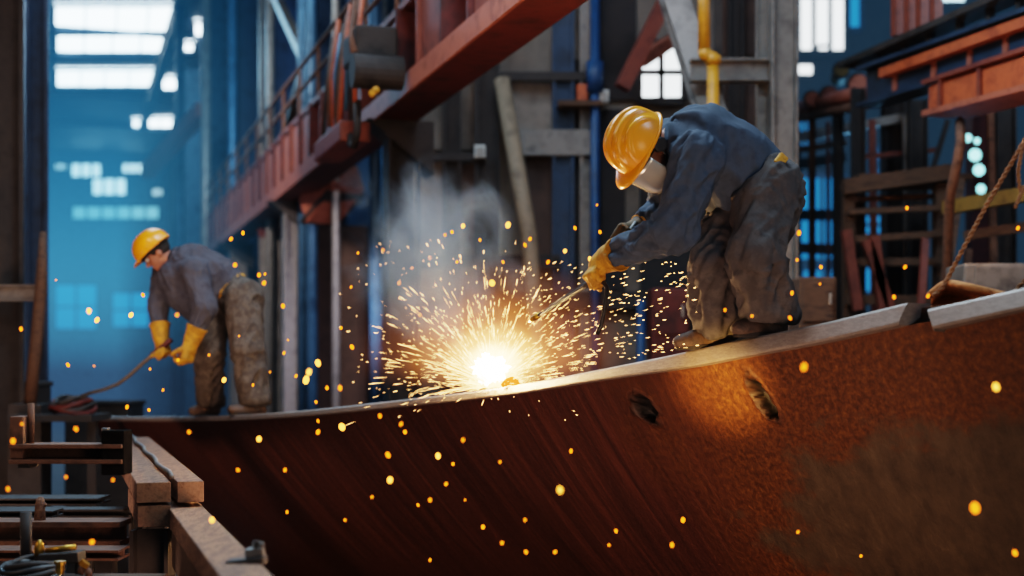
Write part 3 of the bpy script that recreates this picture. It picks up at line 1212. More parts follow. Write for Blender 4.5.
    tr = [cone(pel - hemn * .05, pel + hemn * .06, .155, .155, lat, 1.1), cone(pel + hemn * .04, NH, .145, .145), cone(NH, NK, .148, .12), cone(NK, hn_, .118, .112, cuts=[(hn_, -up)]),
          cone(pel + hemn * .03, FH, .14, .14), cone(FH, FK, .138, .112), cone(FK, hf_, .11, .1, cuts=[(hf_, -up)])]
    tr[3]['fold'] = tr[6]['fold'] = 1.5
    to, tf = garment('trousers', M['denim2'], root, tr, .011, .04, .022, 9, 1.2, 4, cuts=[(pel - hemn * .055, -hemn)])
    to['label'] = 'baggy mottled grey-brown work trousers'
    fb = Field([cone(pel - hemn * .06, pel + hemn * .05, .172, .17, lat, 1.1)], .009, .02)
    fb.D = np.maximum(fb.D, np.abs(fb.plane(pel - hemn * .015, hemn)) - .02)
    V, F = fb.mesh()
    sculpt('belt', M['belt'], to, V, F, 1, 'worn yellow belt')
    for hp_, w, e1, elbow in ((hn(1.3), wn, e1n, NE), (hf(1.2), wf, e1f, FE)):
        dirw = nrm(A(elbow) - w)
        pr = hp_ + [cone(w + e1 * .02, w + dirw * .06, .048, .058, k=.03), cone(w + dirw * .05, w + dirw * .15, .060, .084, k=.03, cuts=[(w + dirw * .145, dirw)])]
        ff = Field(pr, .006, .018)
        V, F = ff.mesh()
        V = wrinkle(V, F, pr, .003, 40, 1, 3)
        g = sculpt('glove', M['leather'], root, V, F, 2, 'yellow leather gauntlet glove')
        cf = MB()
        ctr = w + dirw * .142
        x = nrm(np.cross(dirw, up))
        y = np.cross(dirw, x)
        cf.tube([Vector(ctr + (x * math.cos(t) + y * math.sin(t)) * .081) for t in np.linspace(0, 2 * math.pi, 25)], .007, 8)
        cf.build('cuff_hem', M['leather'], g, smooth=True)
    for a, dr in ((NA, nrm(A((-.85, -.5, 0)))), (FA, nrm(A((-.6, -.8, 0))))):
        heel = A((a[0], a[1], 0)) - dr * .07
        toe = A((a[0], a[1], 0)) + dr * .215
        heel[2], toe[2] = ground_z(heel) + .002, ground_z(toe) + .002
        boot(root, heel, toe, A((a[0], a[1], a[2] - .02)))
    hat, W = helmet(root, hc + U * .045 - Fw * .0, Fw, U, .162, .136, .155, .05, ridges=False, back=.012)
    hat['label'] = 'smooth yellow hard hat with a short peak'
    # rod in the far hand
    t = thing('curved_hook_rod', 'thin bent steel rod held by the stooping worker, reaching down to the hose coil', 'rod', Vector(gripf))
    mb = MB()
    pts = [J(170, 341, -.16), gripf, J(143, 363, 0), J(130, 375, .1), J(118, 384, .2), J(104, 389.5, .4), J(90, 393, .6), J(82, 396, .7)]
    mb.tube([Vector(p) for p in pts], .016, 10)
    mb.build('rod', M['greysteel'], t, smooth=True)
    mb = MB()
    mb.tube([Vector(J(171, 340, -.165)), Vector(gripf), Vector(J(152, 355, -.06))], .022, 10)
    mb.build('grip', M['maroon'], t, smooth=True)
    return root


worker_near()
worker_far()



# ------------------------------------------------------------------ camera
cd_ = bpy.data.cameras.new('camera')
cam = bpy.data.objects.new('camera', cd_)
COL.objects.link(cam)
cam.location = (0, 0, CZ)
cam.rotation_euler = (math.pi / 2, 0, 0)
cd_.lens, cd_.sensor_width = 50, 36
cd_.shift_y = (HY - 288) / 1024
cd_.clip_start, cd_.clip_end = .1, 300
cd_.dof.use_dof = True
cd_.dof.focus_distance = 7.45
cd_.dof.aperture_fstop = 1.05
cd_.dof.aperture_blades = 0
scene.camera = cam


# ------------------------------------------------------------------ the hall
def beam(name, label, cat, p0, p1, w, h, mat, kind='bar', up=(0, 0, 1), group=None, bevel=0):
    root = thing(name, label, cat, p0, group)
    mb = MB()
    {'bar': mb.bar, 'i': mb.ibeam}[kind](Vector(p0), Vector(p1), w, h, up=up)
    # single piece of steel: one mesh is the thing itself
    bpy.data.objects.remove(root)
    off = Vector(p0)
    mb.v = [v - off for v in mb.v]
    o = mb.build(name, mat, None, bevel=bevel)
    o.location = off
    return tag(o, label, cat, group)


def pole(name, label, cat, pts, r, mat, group=None, seg=12):
    mb = MB()
    pts = [Vector(p) for p in pts]
    off = pts[0]
    mb.tube([p - off for p in pts], r, seg)
    o = mb.build(name, mat, None, smooth=True)
    o.location = off
    return tag(o, label, cat, group)


def quad_wall(name, p0, p1, z0, z1, mat, t=.2):
    mb = MB()
    d = (p1 - p0)
    d.z = 0
    n = Vector((-d.y, d.x, 0)).normalized()
    if n.dot(p0) < 0:
        n = -n
    a = [Vector((p.x, p.y, z)) for p, z in ((p0, z0), (p1, z0), (p1, z1), (p0, z1))]
    mb.prism(a, [v + n * t for v in a])
    return struct(mb.build(name, mat))


# floor
mb = MB()
mb.box((6, 35, -.1), 90, 100, .2)
struct(mb.build('floor', M['floor']))

# walls: the long side wall beyond the girder, the far end wall, the panelled wall behind the welder, the bay on the other side
quad_wall('wall_left', H(-2, -7, 0), H(76, -7, 0), 0, 13.3, M['darkwall'])
quad_wall('wall_end', H(75, -8, 0), H(75, 14, 0), 0, 13.3, M['bluesteel'])
quad_wall('wall_side', H(20, 5.2, 0), H(75, 5.2, 0), 0, 13.3, M['navy'])
WY = 17.0
wb = quad_wall('wall_back', Vector((-1.2, WY, 0)), Vector((3.38, WY, 0)), 0, 13.3, M['concrete'])
quad_wall('wall_bay', Vector((3.0, 31, 0)), Vector((22, 31, 0)), 0, 14, M['darkwall'])
quad_wall('wall_right', H(4, 21, 0), H(36, 21, 0), 0, 14, M['darkwall'])

# ceiling over the long hall with glazed strips
CEIL = 13.3
strips = [(20, 54, 190, 29, 5), (42, 56, 168, 10, 0), (77, 56, 153, 9, 0)]
mb = MB()
c0 = [H(12, -7, CEIL), H(76, -7, CEIL), H(76, 5.2, CEIL), H(12, 5.2, CEIL)]
mb.prism(c0, [v + Vector((0, 0, .2)) for v in c0])
struct(mb.build('ceiling', M['navy']))


def ceil_pt(px, py, z=CEIL - .06):
    d = (z - CZ) * FPX / (HY - py)
    return P(px, py, d)


wn_ = 0


def skylight(x0, x1, y0, y1, mull=3, mat='sky'):
    global wn_
    wn_ += 1
    a, b = ceil_pt(x0, y1), ceil_pt(x1, y1)
    c, d = ceil_pt(x1 + (y1 - y0) * .1, y0), ceil_pt(x0, y0)
    mb = MB()
    q = [a, b, c, d]
    mb.prism(q, [v + Vector((0, 0, .05)) for v in q])
    o = struct(mb.build('window_%d' % wn_, M[mat]))
    fr = MB()
    for e0, e1 in ((a, b), (b, c), (c, d), (d, a)):
        fr.bar(e0 - Vector((0, 0, .03)), e1 - Vector((0, 0, .03)), .12, .08)
    for k in range(1, mull + 1):
        t = k / (mull + 1)
        fr.bar(a.lerp(b, t) - Vector((0, 0, .03)), d.lerp(c, t) - Vector((0, 0, .03)), .05, .06)
    fr.build('window_frame', M['navy'], o)
    return o


skylight(54, 178, 5, 31)
skylight(56, 168, 34, 52)
skylight(56, 153, 69, 86)
skylight(194, 221, 21, 37, 0)
skylight(181, 194, 42, 51, 0)
skylight(201, 211, 43, 52, 0)
skylight(162, 194, 77, 89, 1)
skylight(148, 172, 118, 127, 1)
skylight(132, 140, 119, 127, 0)


def wall_window(px0, px1, py0, py1, mat, frame='navy', plane=None, cols=2, rows=1, t=.06):
    """glazed opening standing on a vertical plane: plane(px, py) gives the point"""
    global wn_
    wn_ += 1
    a, b, c, d = plane(px0, py1), plane(px1, py1), plane(px1, py0), plane(px0, py0)
    n = (b - a).cross(d - a).normalized() * .04
    mb = MB()
    mb.prism([a, b, c, d], [v + n for v in (a, b, c, d)])
    o = struct(mb.build('window_%d' % wn_, M[mat]))
    fr = MB()
    for e0, e1 in ((a, b), (b, c), (c, d), (d, a)):
        fr.bar(e0, e1, t, t * 1.4, up=(0, -1, 0))
    for k in range(1, cols):
        fr.bar(a.lerp(b, k / cols), d.lerp(c, k / cols), t * .7, t, up=(0, -1, 0))
    for k in range(1, rows):
        fr.bar(a.lerp(d, k / rows), b.lerp(c, k / rows), t * .7, t, up=(0, -1, 0))
    fr.build('window_frame', M[frame], o)
    return o


def on_line(a0, r0, dirv, off=.12):
    """point on the vertical plane through H(a0, r0) along dirv seen at a pixel"""
    p0 = H(a0, r0, 0)
    n = Vector((-dirv.y, dirv.x, 0)).normalized()
    if n.dot(p0) > 0:
        n = -n
    p0 = p0 + n * off

    def f(px, py):
        ray = Vector(((px - CX) / FPX, 1, (HY - py) / FPX))
        k = p0.dot(n) / ray.dot(n)
        return Vector((0, 0, CZ)) + ray * k
    return f


end_plane = on_line(75, 0, HR)
for r in ((55, 67, 163, 171), (71, 102, 163, 178), (92, 127, 178, 196), (122, 144, 163, 174), (152, 163, 188, 197)):
    wall_window(*r, 'skydim', plane=end_plane, cols=3, t=.15)
wall_window(72, 160, 206, 220, 'hazewin', plane=end_plane, cols=6, t=.15)
wall_window(55, 98, 284, 330, 'winblue', plane=end_plane, cols=2, rows=2, t=.15)
wall_window(112, 150, 292, 328, 'winblue', plane=end_plane, cols=2, rows=2, t=.15)
# long blue-white clerestory glimpses on the side wall above the girder
side_plane = on_line(30, 5.2, HA)
wall_window(344, 373, 46, 57, 'skydim', plane=side_plane, cols=2, t=.1)
wall_window(296, 303, 58, 112, 'bluepaint', plane=side_plane, cols=1, t=.1)

# crane rail beams across the ceiling of the hall
for i, (x0, y0, x1, y1) in enumerate(((192, 0, 147, 112),)):
    a, b = ceil_pt(x0, y0 - 30, CEIL - .5), ceil_pt(x1, y1, CEIL - .5)
    beam('crane_rail', 'slim bright-edged rail running under the hall ceiling beside the skylights', 'rail', a, b, .35, .5, M['greysteel'], 'i')
for k, a in enumerate((40, 47.4, 51.2, 58.9, 66)):
    beam('roof_beam', 'blue-grey steel roof beam across the hazy hall, %s skylight' % ('nearest, before the first', 'between the first and second', 'between the second and third', 'beyond the third long', 'farthest, beyond every')[k], 'beam', H(a, -6.8, CEIL - .12), H(a, 5.1, CEIL - .12), .2, .2, M['navy'], 'i', group=None)


def column(px, d, w, dep_, z1, mat, label, z0=0, group=None):
    base = P(px, HY, d)
    root = thing('steel_column', label, 'column', (base.x, base.y, z0), group, 'thing')
    b0, b1 = Vector((base.x, base.y, z0)), Vector((base.x, base.y, z1))
    for s in (-1, 1):
        mb = MB()
        mb.bar(b0 + HR * (s * (w / 2 - .02)), b1 + HR * (s * (w / 2 - .02)), dep_, .04, up=HR)
        mb.build('flange', M[mat], root)
    mb = MB()
    mb.bar(b0, b1, .03, w - .07, up=HR)
    mb.build('web', M[mat], root)
    mb = MB()
    mb.box(b0 + Vector((0, 0, .02)), w * 1.4, w * 1.4, .04)
    mb.build('base_plate', M[mat], root)
    return root


column(5, 13.5, .34, .3, 12.9, 'darksteel', 'dark steel column at the extreme edge of the hazy hall entrance')
column(18, 17, .2, .24, 12.9, 'bluesteel', 'slim blue-grey column with a pale lit strip, between two dark ones')
column(37, 15.5, .24, .3, 12.9, 'navy', 'navy blue column beside the hazy hall, closest to the skylights')
column(281, 29, .74, .5, 12.9, 'navy', 'deep blue hall column with a bright thin pipe before it')
column(322, 25, .78, .5, 12.9, 'navy', 'broad navy hall column between the pipe-fronted one and the pale-edged one')
column(416, 20.5, .28, .3, 12.9, 'bluesteel', 'slim blue hall column behind the red girder panels')
column(396, 19.5, .55, .5, 12.9, 'bluesteel', 'pale-edged blue column rising behind the red girder')
column(218, 40, .9, .6, 12.9, 'bluesteel', 'hazy blue hall column far down the row, above the girder end')
column(248, 34, .65, .5, 12.9, 'navy', 'dim blue hall column just before the far girder end')
column(190, 50, .85, .6, 12.9, 'bluesteel', 'faintest hazy blue column near the far end wall')
for i, (px, d, r, lb, mt) in enumerate(((270, 24.5, .07, 'thin bright vertical pipe before the deep blue column', 'lightsteel'), (303, 21.8, .08, 'thin vertical pipe beside a diagonal brace', 'bluesteel'), (376, 18.6, .09, 'pale blue vertical pipe crossing the red girder', 'bluesteel'), (383, 18.9, .05, 'thinnest white-lit conduit next to the pale blue pipe', 'lightsteel'))):
    pole('vertical_pipe', lb, 'pipe', [P(px, HY, d) - Vector((0, 0, CZ)), P(px, HY, d) + Vector((0, 0, 10.5))], r, M[mt])
for px, d, r, mt, z0, lb in ((206, 33, .12, 'lightsteel', 0, 'pale vertical pipe in the haze beyond the reddish strut'), (233, 30, .1, 'bluesteel', 0, 'blue vertical pipe between two hazy columns'), (180, 40, .14, 'bluesteel', 0, 'dim vertical pipe near the faintest column'), (262, 25.5, .06, 'greysteel', 0, 'thin grey conduit beside the bright pipe'), (336, 20.4, .06, 'lightsteel', 0, 'thin white-lit conduit before the broad navy column'), (312, 21.2, .09, 'bluesteel', 0, 'blue vertical pipe at the edge of the broad navy column'), (412, 16.9, .07, 'navy', 0, 'dark vertical pipe behind the girder panels')):
    b = P(px, HY, d)
    pole('vertical_pipe', lb, 'pipe', [Vector((b.x, b.y, z0)), Vector((b.x, b.y, 12.9))], r, M[mt])
beam('diagonal_brace', 'grey diagonal brace high up between blue columns', 'brace', P(275, -5, 24), P(303, 55, 22.6), .14, .14, M['greysteel'])
beam('diagonal_brace', 'dark diagonal brace below the high grey one, between blue columns', 'brace', P(303, 75, 22.4), P(277, 170, 24), .16, .16, M['darksteel'])
beam('roof_strut', 'reddish slanting strut under the hall roof in the blue haze', 'strut', P(203, 110, 34), P(147, 172, 38), .32, .36, M['redlight'])

# --- red crane girder with walkway
GR = 3.27
ga0, ga1 = 7.2, 33


def gz(a):
    return CZ + 2.64


girder = thing('crane_girder', 'long red crane girder with a handrail walkway sloping away into the haze', 'girder', H(ga0, GR, gz(0)))
mb = MB()
mb.ibeam(H(ga0, GR, gz(0) + .03), H(ga1, GR, gz(0) + .03), .46, .16, .09, .4)
fl = mb.build('bottom_flange', M['maroon'], girder, bevel=.01)  # shade of the underside is put into the darker maroon
mb = MB()
mb.bar(H(ga0, GR - .235, gz(0) + .03), H(ga1, GR - .235, gz(0) + .03), .03, .19)
fe = mb.build('flange_edge', M['redlight'], fl)  # lit front of the flange put into a paler strip
fe['label'] = 'outer edge of the girder flange, its lit face put into a paler red'
mb = MB()
mb.bar(H(ga0, GR + .12, gz(0) + .45), H(ga1, GR + .12, gz(0) + .45), .05, .7)
mb.build('web_plate', M['maroon'], girder)
mb = MB()
mb.bar(H(ga0, GR, gz(0) + .84), H(ga1, GR, gz(0) + .84), .42, .07)
mb.build('top_flange', M['redsteel'], girder)
k = 0
a = ga0 + .2
while a < ga1 - .5:
    mb = MB()
    mb.bar(H(a, GR - .08, gz(0) + .1), H(a, GR - .08, gz(0) + .82), .06, .34, up=HR)
    mb.build('stiffener', M['redsteel'] if k % 3 == 0 else M['maroon'], girder)
    if k % 2 == 1 or a > 18:
        mb = MB()
        mb.bar(H(a + .05, GR - .2, gz(0) + .44), H(a + .75, GR - .2, gz(0) + .44), .03, .6)
        mb.build('side_panel', M['redlight'] if a > 18 else M['redsteel'], girder)  # far panels take the paler red in place of light on them
    a += .85
    k += 1
a = ga0 + .3
while a < ga1 - .5:
    mb = MB()
    mb.cyl(H(a, GR - .2, gz(0) + .85), H(a, GR - .2, gz(0) + 1.5), .025, 8)
    mb.build('rail_post', M['rustpipe'], girder)
    a += 1.5
for z in (1.18, 1.5):
    mb = MB()
    mb.cyl(H(ga0, GR - .2, gz(0) + z), H(ga1, GR - .2, gz(0) + z), .028, 8)
    mb.build('handrail', M['rustpipe'], girder)

# brackets that carry the girder
for k, (a, lb) in enumerate(((14.6, 'dark girder support column nearest the welder'), (22, 'dark girder support column behind the hoist trolley'), (29.5, 'girder support column by the far end of the red girder'))):
    root = thing('support_column', lb, 'column', H(a, GR + .1, 0), None, 'thing')
    mb = MB()
    mb.ibeam(H(a, GR + .1, 0), H(a, GR + .1, gz(0) - .1), .3, .34, up=HR)
    mb.build('shaft', M['greysteel' if k else 'darksteel'], root)
    mb = MB()
    mb.prism([H(a - .2, GR - .3, gz(0) - .05), H(a - .2, GR + .4, gz(0) - .05), H(a - .2, GR + .4, gz(0) - .6)], [H(a + .2, GR - .3, gz(0) - .05), H(a + .2, GR + .4, gz(0) - .05), H(a + .2, GR + .4, gz(0) - .6)])
    mb.build('bracket', M['darksteel'], root)

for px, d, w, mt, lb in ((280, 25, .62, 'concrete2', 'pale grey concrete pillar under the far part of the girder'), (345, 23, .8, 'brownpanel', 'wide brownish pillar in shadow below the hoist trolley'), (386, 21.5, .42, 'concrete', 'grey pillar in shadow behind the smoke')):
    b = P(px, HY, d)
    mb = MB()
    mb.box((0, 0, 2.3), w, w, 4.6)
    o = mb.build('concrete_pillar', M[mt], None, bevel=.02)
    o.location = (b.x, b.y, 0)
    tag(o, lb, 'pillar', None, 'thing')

# --- hoist trolley hanging under the girder
TA = 13.1
ht = thing('hoist_trolley', 'cluttered orange and dark hoist trolley hanging on the red girder', 'hoist', H(TA, GR - .45, gz(0)))
Zv = Vector((0, 0, 1))
mb = MB()
mb.box(H(TA + .25, GR - .5, gz(0) + .42), .7, .4, .3, (HA, HR, Zv))
mb.build('motor_box', M['darksteel'], ht, bevel=.03)
mb = MB()
mb.cyl(H(TA - .15, GR - .75, gz(0) + .12), H(TA - .15, GR - .28, gz(0) + .12), .16, 20)
mb.build('drum', M['darksteel'], ht)
mb = MB()
mb.tube([H(TA + .6, GR - .5, gz(0) + 1.25), H(TA + .3, GR - .62, gz(0) + .9), H(TA + .1, GR - .7, gz(0) + .5), H(TA - .1, GR - .72, gz(0) + .3)], .035, 8)
mb.build('cable_arm', M['rustpipe'], ht, smooth=True)
for j in range(11):
    mb = MB()
    aa = TA + .05 + .16 * j
    top = .95 - .06 * (j % 4)
    mb.tube([H(aa, GR - .6, gz(0) + top), H(aa + .03, GR - .66, gz(0) + .35), H(aa + .02, GR - .68 + .04 * math.sin(j), gz(0) - .12 - .14 * (j % 3))], .022, 8)
    mb.build('chain', M[('orangesteel', 'rustpipe', 'darksteel', 'bluesteel')[j % 4]], ht, smooth=True)
mb = MB()
mb.box(H(TA + 1.1, GR - .62, gz(0) - .35), 1.5, .3, .2, (HA, HR, Zv))
mb.build('bottom_block', M['redsteel'], ht, bevel=.02)
mb = MB()
mb.tube([H(TA + .1, GR - .65, gz(0) - .1), H(TA + .1, GR - .65, gz(0) - .4), H(TA + .2, GR - .66, gz(0) - .52), H(TA + .34, GR - .67, gz(0) - .48), H(TA + .36, GR - .67, gz(0) - .38)], .035, 10)
mb.build('hook', M['darksteel'], ht, smooth=True)
for dx in (0, .16):
    mb = MB()
    mb.ball(H(TA - .35 - dx, GR - .6, gz(0) - .12), .035)
    mb.build('marker_lamp', M['belt'], ht, smooth=True)
ht['label'] = ht['label']
for k, (x0, y0, x1, y1, w, lb) in enumerate(((318, 212, 345, 176, .55, 'pinkish red box bracket hung below the hoist trolley'), (268, 238, 300, 212, .4, 'dark red box bracket low on the far part of the girder'))):
    d0 = 20.5 + 4 * k
    root = thing('box_bracket', lb, 'bracket', P(x0, y0, d0))
    mb = MB()
    mb.bar(P(x0, y0, d0 + .6), P(x1, y1, d0), w, w * .8)
    mb.build('box', M['redlight' if k == 0 else 'redsteel'], root, bevel=.02)
    mb = MB()
    mb.bar(P(x0, y0 + 12, d0 + .6), P(x1 + 2, y1 + 16, d0), w * 1.15, .05)
    mb.build('plate', M['darksteel'], root)
pole('white_post', 'short off-white post standing at the girder end in the haze', 'post', [P(267, 207, 26), P(267, 176, 26)], .11, M['white'])

# --- panelled wall behind the welder: studs, rails, fittings
sf = lambda px, py, o=.1: P(px, py, WY - o)


def stud(px, y0, y1, w, mat, name='trim'):
    global tr_
    tr_ += 1
    mb = MB()
    mb.ibeam(sf(px, y1), sf(px, y0), .2, w, w * .15, .04, up=(1, 0, 0))
    return struct(mb.build('trim_%d' % tr_, M[mat]))


tr_ = 0
for px, w, mt in ((452, .22, 'darksteel'), (487, .3, 'darksteel'), (563, .26, 'navy'), (588, .2, 'greysteel'), (735, .18, 'darksteel')):
    stud(px, -30, 560, w, mt)
for x0, x1, y, h, mt in ((500, 590, 77, .1, 'darksteel'), (520, 592, 143, .3, 'greysteel'), (420, 486, 157, .1, 'darksteel'), (416, 560, 262, .16, 'darksteel'), (500, 720, 300, .2, 'darksteel')):
    tr_ += 1
    mb = MB()
    mb.bar(sf(x0, y, .16), sf(x1, y, .16), .12, h)
    struct(mb.build('trim_%d' % tr_, M[mt]))
pn = 0
for x0, x1, y0, y1, mt in ((416, 450, 162, 300, 'concrete2'), (420, 484, 20, 150, 'concrete'), (512, 558, 84, 136, 'concrete2'), (526, 556, 152, 255, 'brownpanel'), (598, 625, 110, 290, 'darkwall'), (600, 636, -20, 100, 'darkwall'), (724, 760, 84, 200, 'brownpanel'), (722, 777, -20, 56, 'brownpanel'), (640, 712, 120, 330, 'darkwall'), (460, 484, 165, 330, 'brownpanel'), (566, 585, 60, 300, 'darkwall')):
    pn += 1
    mb = MB()
    c = sf((x0 + x1) / 2, (y0 + y1) / 2, .03)
    mb.box(c, (x1 - x0) / FPX * WY, .06, (y1 - y0) / FPX * WY)
    struct(mb.build('wall_panel_%d' % pn, M[mt]))
wall_window(638, 684, 44, 102, 'winwhite', plane=lambda px, py: sf(px, py, .08), cols=2, rows=2, frame='darksteel', t=.09)
sh_ = thing('wall_shelf', 'small dark wall shelf with an orange box on it', 'shelf', sf(580, 104, .2))
mb = MB()
mb.box(sf(580, 105, .25), .52, .3, .06)
mb.build('board', M['darkwood'], sh_)
for px in (565, 595):
    mb = MB()
    mb.prism([sf(px - 1, 106, .1), sf(px - 1, 116, .1), sf(px - 1, 106, .35)], [sf(px + 1, 106, .1), sf(px + 1, 116, .1), sf(px + 1, 106, .35)])
    mb.build('bracket', M['darksteel'], sh_)
mb = MB()
mb.box(sf(582, 93.5, .25), .12, .12, .2)
tag(mb.build('orange_box', M['orangesteel'], None, bevel=.01), 'small orange box standing on the dark wall shelf', 'box')
for px, py, lb in ((603, 97, 'small white junction box beside the wall shelf'), (480, 152, 'small white junction box on a wall stud below the red girder')):
    root = thing('junction_box', lb, 'electrical box', sf(px, py, .25))
    mb = MB()
    mb.box(sf(px, py, .24), .13, .12, .15)
    mb.build('case', M['white'], root, bevel=.01)
    mb = MB()
    mb.box(sf(px, py, .31), .10, .02, .12)
    mb.build('lid', M['lightsteel'], root)
bt = thing('blue_pipe', 'bright blue vertical pipe with a thicker collar on the wall by the shelf', 'pipe', sf(595, 200, .3))
mb = MB()
mb.cyl(Vector((sf(595, 205, .3).x, WY - .3, 0)), sf(595, -40, .3), .055, 12)
mb.build('pipe', M['bluepaint'], bt, smooth=True)
mb = MB()
mb.cyl(sf(595, 92, .3), sf(595, 62, .3), .1, 14)
mb.build('collar', M['bluepaint'], bt, smooth=True)
pole('leaning_pole', 'beige round pole leaning against the panelled wall below the girder', 'pole', [Vector((P(540, 380, 15.9).x, 15.85, 0)), P(536, 330, 16.0), P(529, 235, 16.2), P(502, 80, 16.7)], .095, M['beige'])
beam('leaning_post', 'wide grey steel post leaning steeply before the bright window', 'post', P(716, 130, 14.2), P(668, -20, 15), .26, .33, M['greysteel'], 'i', up=(0, -1, 0))
beam('diagonal_brace', 'long brown-red diagonal brace crossing below the bright window', 'brace', P(622, 88, 16.1), P(668, -5, 16.2), .16, .16, M['redsteel'])
beam('diagonal_brace', 'short red brace touching the bright window from above', 'brace', P(640, 62, 16.5), P(676, 38, 16.98), .12, .14, M['redlight'])

yp = thing('yellow_pipe', 'yellow painted vertical pipe stepped in two lengths behind the welder', 'pipe', P(709, 112, 13.2))
mb = MB()
mb.tube([P(704, -40, 13.2), P(704, 52, 13.2)], .055, 16)
mb.build('upper_length', M['yellowpipe'], yp, smooth=True)
mb = MB()
mb.tube([P(704, 50, 13.2), P(705, 55, 13.2), P(708, 56, 13.2), P(712, 57, 13.2), P(713, 62, 13.2)], .06, 16)
mb.build('offset_joint', M['yellowpipe'], yp, smooth=True)
mb = MB()
mb.tube([P(713, 60, 13.2), P(713, 240, 13.2), Vector((P(713, 240, 13.2).x, 13.2, 0))], .055, 16)
mb.build('lower_length', M['yellowpipe'], yp, smooth=True)
for y in (56, 112):
    mb = MB()
    mb.cyl(P(713, y, 13.2), P(713, y + 8, 13.2), .075, 16)
    mb.build('coupling', M['yellowpipe'], yp, smooth=True)

# grey portal frame behind the welder's back
pf = thing('portal_frame', 'heavy grey steel portal frame standing behind the bent welder', 'frame', P(788, HY, 14) - Vector((0, 0, CZ)), None, 'thing')
mb = MB()
mb.ibeam(P(783, HY, 14) - Vector((0, 0, CZ)), P(783, -160, 14), .2, .26, up=(1, 0, 0))
mb.build('post', M['greysteel'], pf)
mb = MB()
mb.ibeam(P(762, HY, 14.2) - Vector((0, 0, CZ)), P(762, -160, 14.2), .1, .12, up=(1, 0, 0))
mb.build('post', M['greysteel'], pf)
mb = MB()
mb.ibeam(P(690, 71, 14.1), P(792, 71, 14.1), .2, .22)
mb.build('cross_beam', M['greysteel'], pf)
mb = MB()
mb.bar(P(718, -160, 14.3), P(718, 620, 14.3), .06, .08, up=(1, 0, 0))
mb.build('post', M['darksteel'], pf)

# ------------------------------------------------------------------ bay to the side of the welder
bayp = lambda px, py: P(px, py, 30.9)
wall_window(797, 846, -4, 54, 'winwhite', plane=bayp, cols=3, frame='darksteel', t=.14)
wall_window(846, 861, -4, 30, 'winblue', plane=bayp, cols=1, frame='navy', t=.1)
wall_window(817, 830, 46, 58, 'winwhite', plane=bayp, cols=1, frame='darksteel', t=.06)
wall_window(797, 813, 64, 76, 'winwhite', plane=bayp, cols=1, frame='darksteel', t=.06)
wall_window(940, 965, -6, 3, 'skydim', plane=bayp, cols=2, frame='darksteel', t=.06)
for r in ((797, 846, 176, 262), (800, 846, 268, 332), (860, 915, 240, 294), (870, 886, 148, 182), (905, 922, 150, 172), (862, 920, 214, 236), (797, 812, 120, 148)):
    wall_window(*r, 'winblue2', plane=bayp, cols=2, rows=2, frame='navy', t=.12)

BR = 8.0
bh = lambda px, py: on_line(12, BR, HA, 0)(px, py)
mz = thing('mezzanine_girder', 'dark blue-black girder of the upper platform rising towards the frame edge', 'girder', bh(870, 84), None, 'thing')
mb = MB()
mb.ibeam(bh(868, 88), bh(1100, 12), .3, .42)
mb.build('beam', M['navy'], mz)
mb = MB()
mb.bar(bh(850, 66), bh(1100, -42), .3, .06)
mb.build('top_rail', M['darksteel'], mz)
for px in (880, 905, 930, 960, 990, 1020):
    mb = MB()
    mb.bar(bh(px, 84 - (px - 868) * .33), bh(px, 58 - (px - 850) * .43), .06, .06, up=HA)
    mb.build('upright', M['darksteel'], mz)
for k, (px, y0, y1) in enumerate(((897, 36, -8), (910, 33, -8), (922, 30, -8), (936, 26, -10))):
    beam('red_upright', 'brick red upright on the upper platform, %s of four from the bright window' % ('first', 'second', 'third', 'fourth')[k], 'post', bh(px, y0), bh(px, y1), .09, .09, M['redsteel'], up=HA)
lb = thing('ledge_beam', 'orange-lit steel ledge beam under the dark platform girder', 'beam', bh(905, 70))
mb = MB()
mb.bar(bh(890, 74), bh(1100, 0), .26, .09)
mb.build('ledge', M['orangesteel'], lb)
for px in (897, 936, 972, 1008):
    y = 74 - (px - 890) * .352
    mb = MB()
    mb.bar(bh(px, y), bh(px, y + 26), .07, .07, up=HA)
    mb.build('hanger', M['redlight'], lb)
bb = thing('orange_box_beam', 'big glowing orange-red box beam jutting out beneath the platform', 'beam', bh(928, 105))
mb = MB()
mb.bar(bh(946, 102), bh(1100, 57), .4, .28)
mb.build('box_section', M['orangesteel'], bb, bevel=.02)
mb = MB()
mb.bar(bh(944, 115), bh(1100, 76), .5, .05)
mb.build('bottom_plate', M['redlight'], bb)
mb = MB()
mb.bar(bh(944, 84), bh(1100, 34), .5, .04)
mb.build('top_plate', M['redsteel'], bb)
for px in (960, 1000):
    mb = MB()
    y = 104 - (px - 929) * .275
    mb.bar(bh(px, y - 15), bh(px, y + 13), .46, .05, up=HA)
    mb.build('stiffener', M['redsteel'], bb)
bp3 = on_line(15, 8.4, HA, 0)
for k, (x0, y0, x1, y1, r, mt, lb_) in enumerate(((800, 108, 872, 90, .09, 'redlight', 'pale red pipe under the bright window, upper of two'), (800, 118, 868, 104, .06, 'rustpipe', 'thin rusty pipe just below the pale red one'), (875, 80, 905, 66, .07, 'redlight', 'short pink-red pipe stub against the dark girder'))):
    pole('service_pipe', lb_, 'pipe', [P(x0, y0, 19), P(x1, y1, 16.5)], r, M[mt])
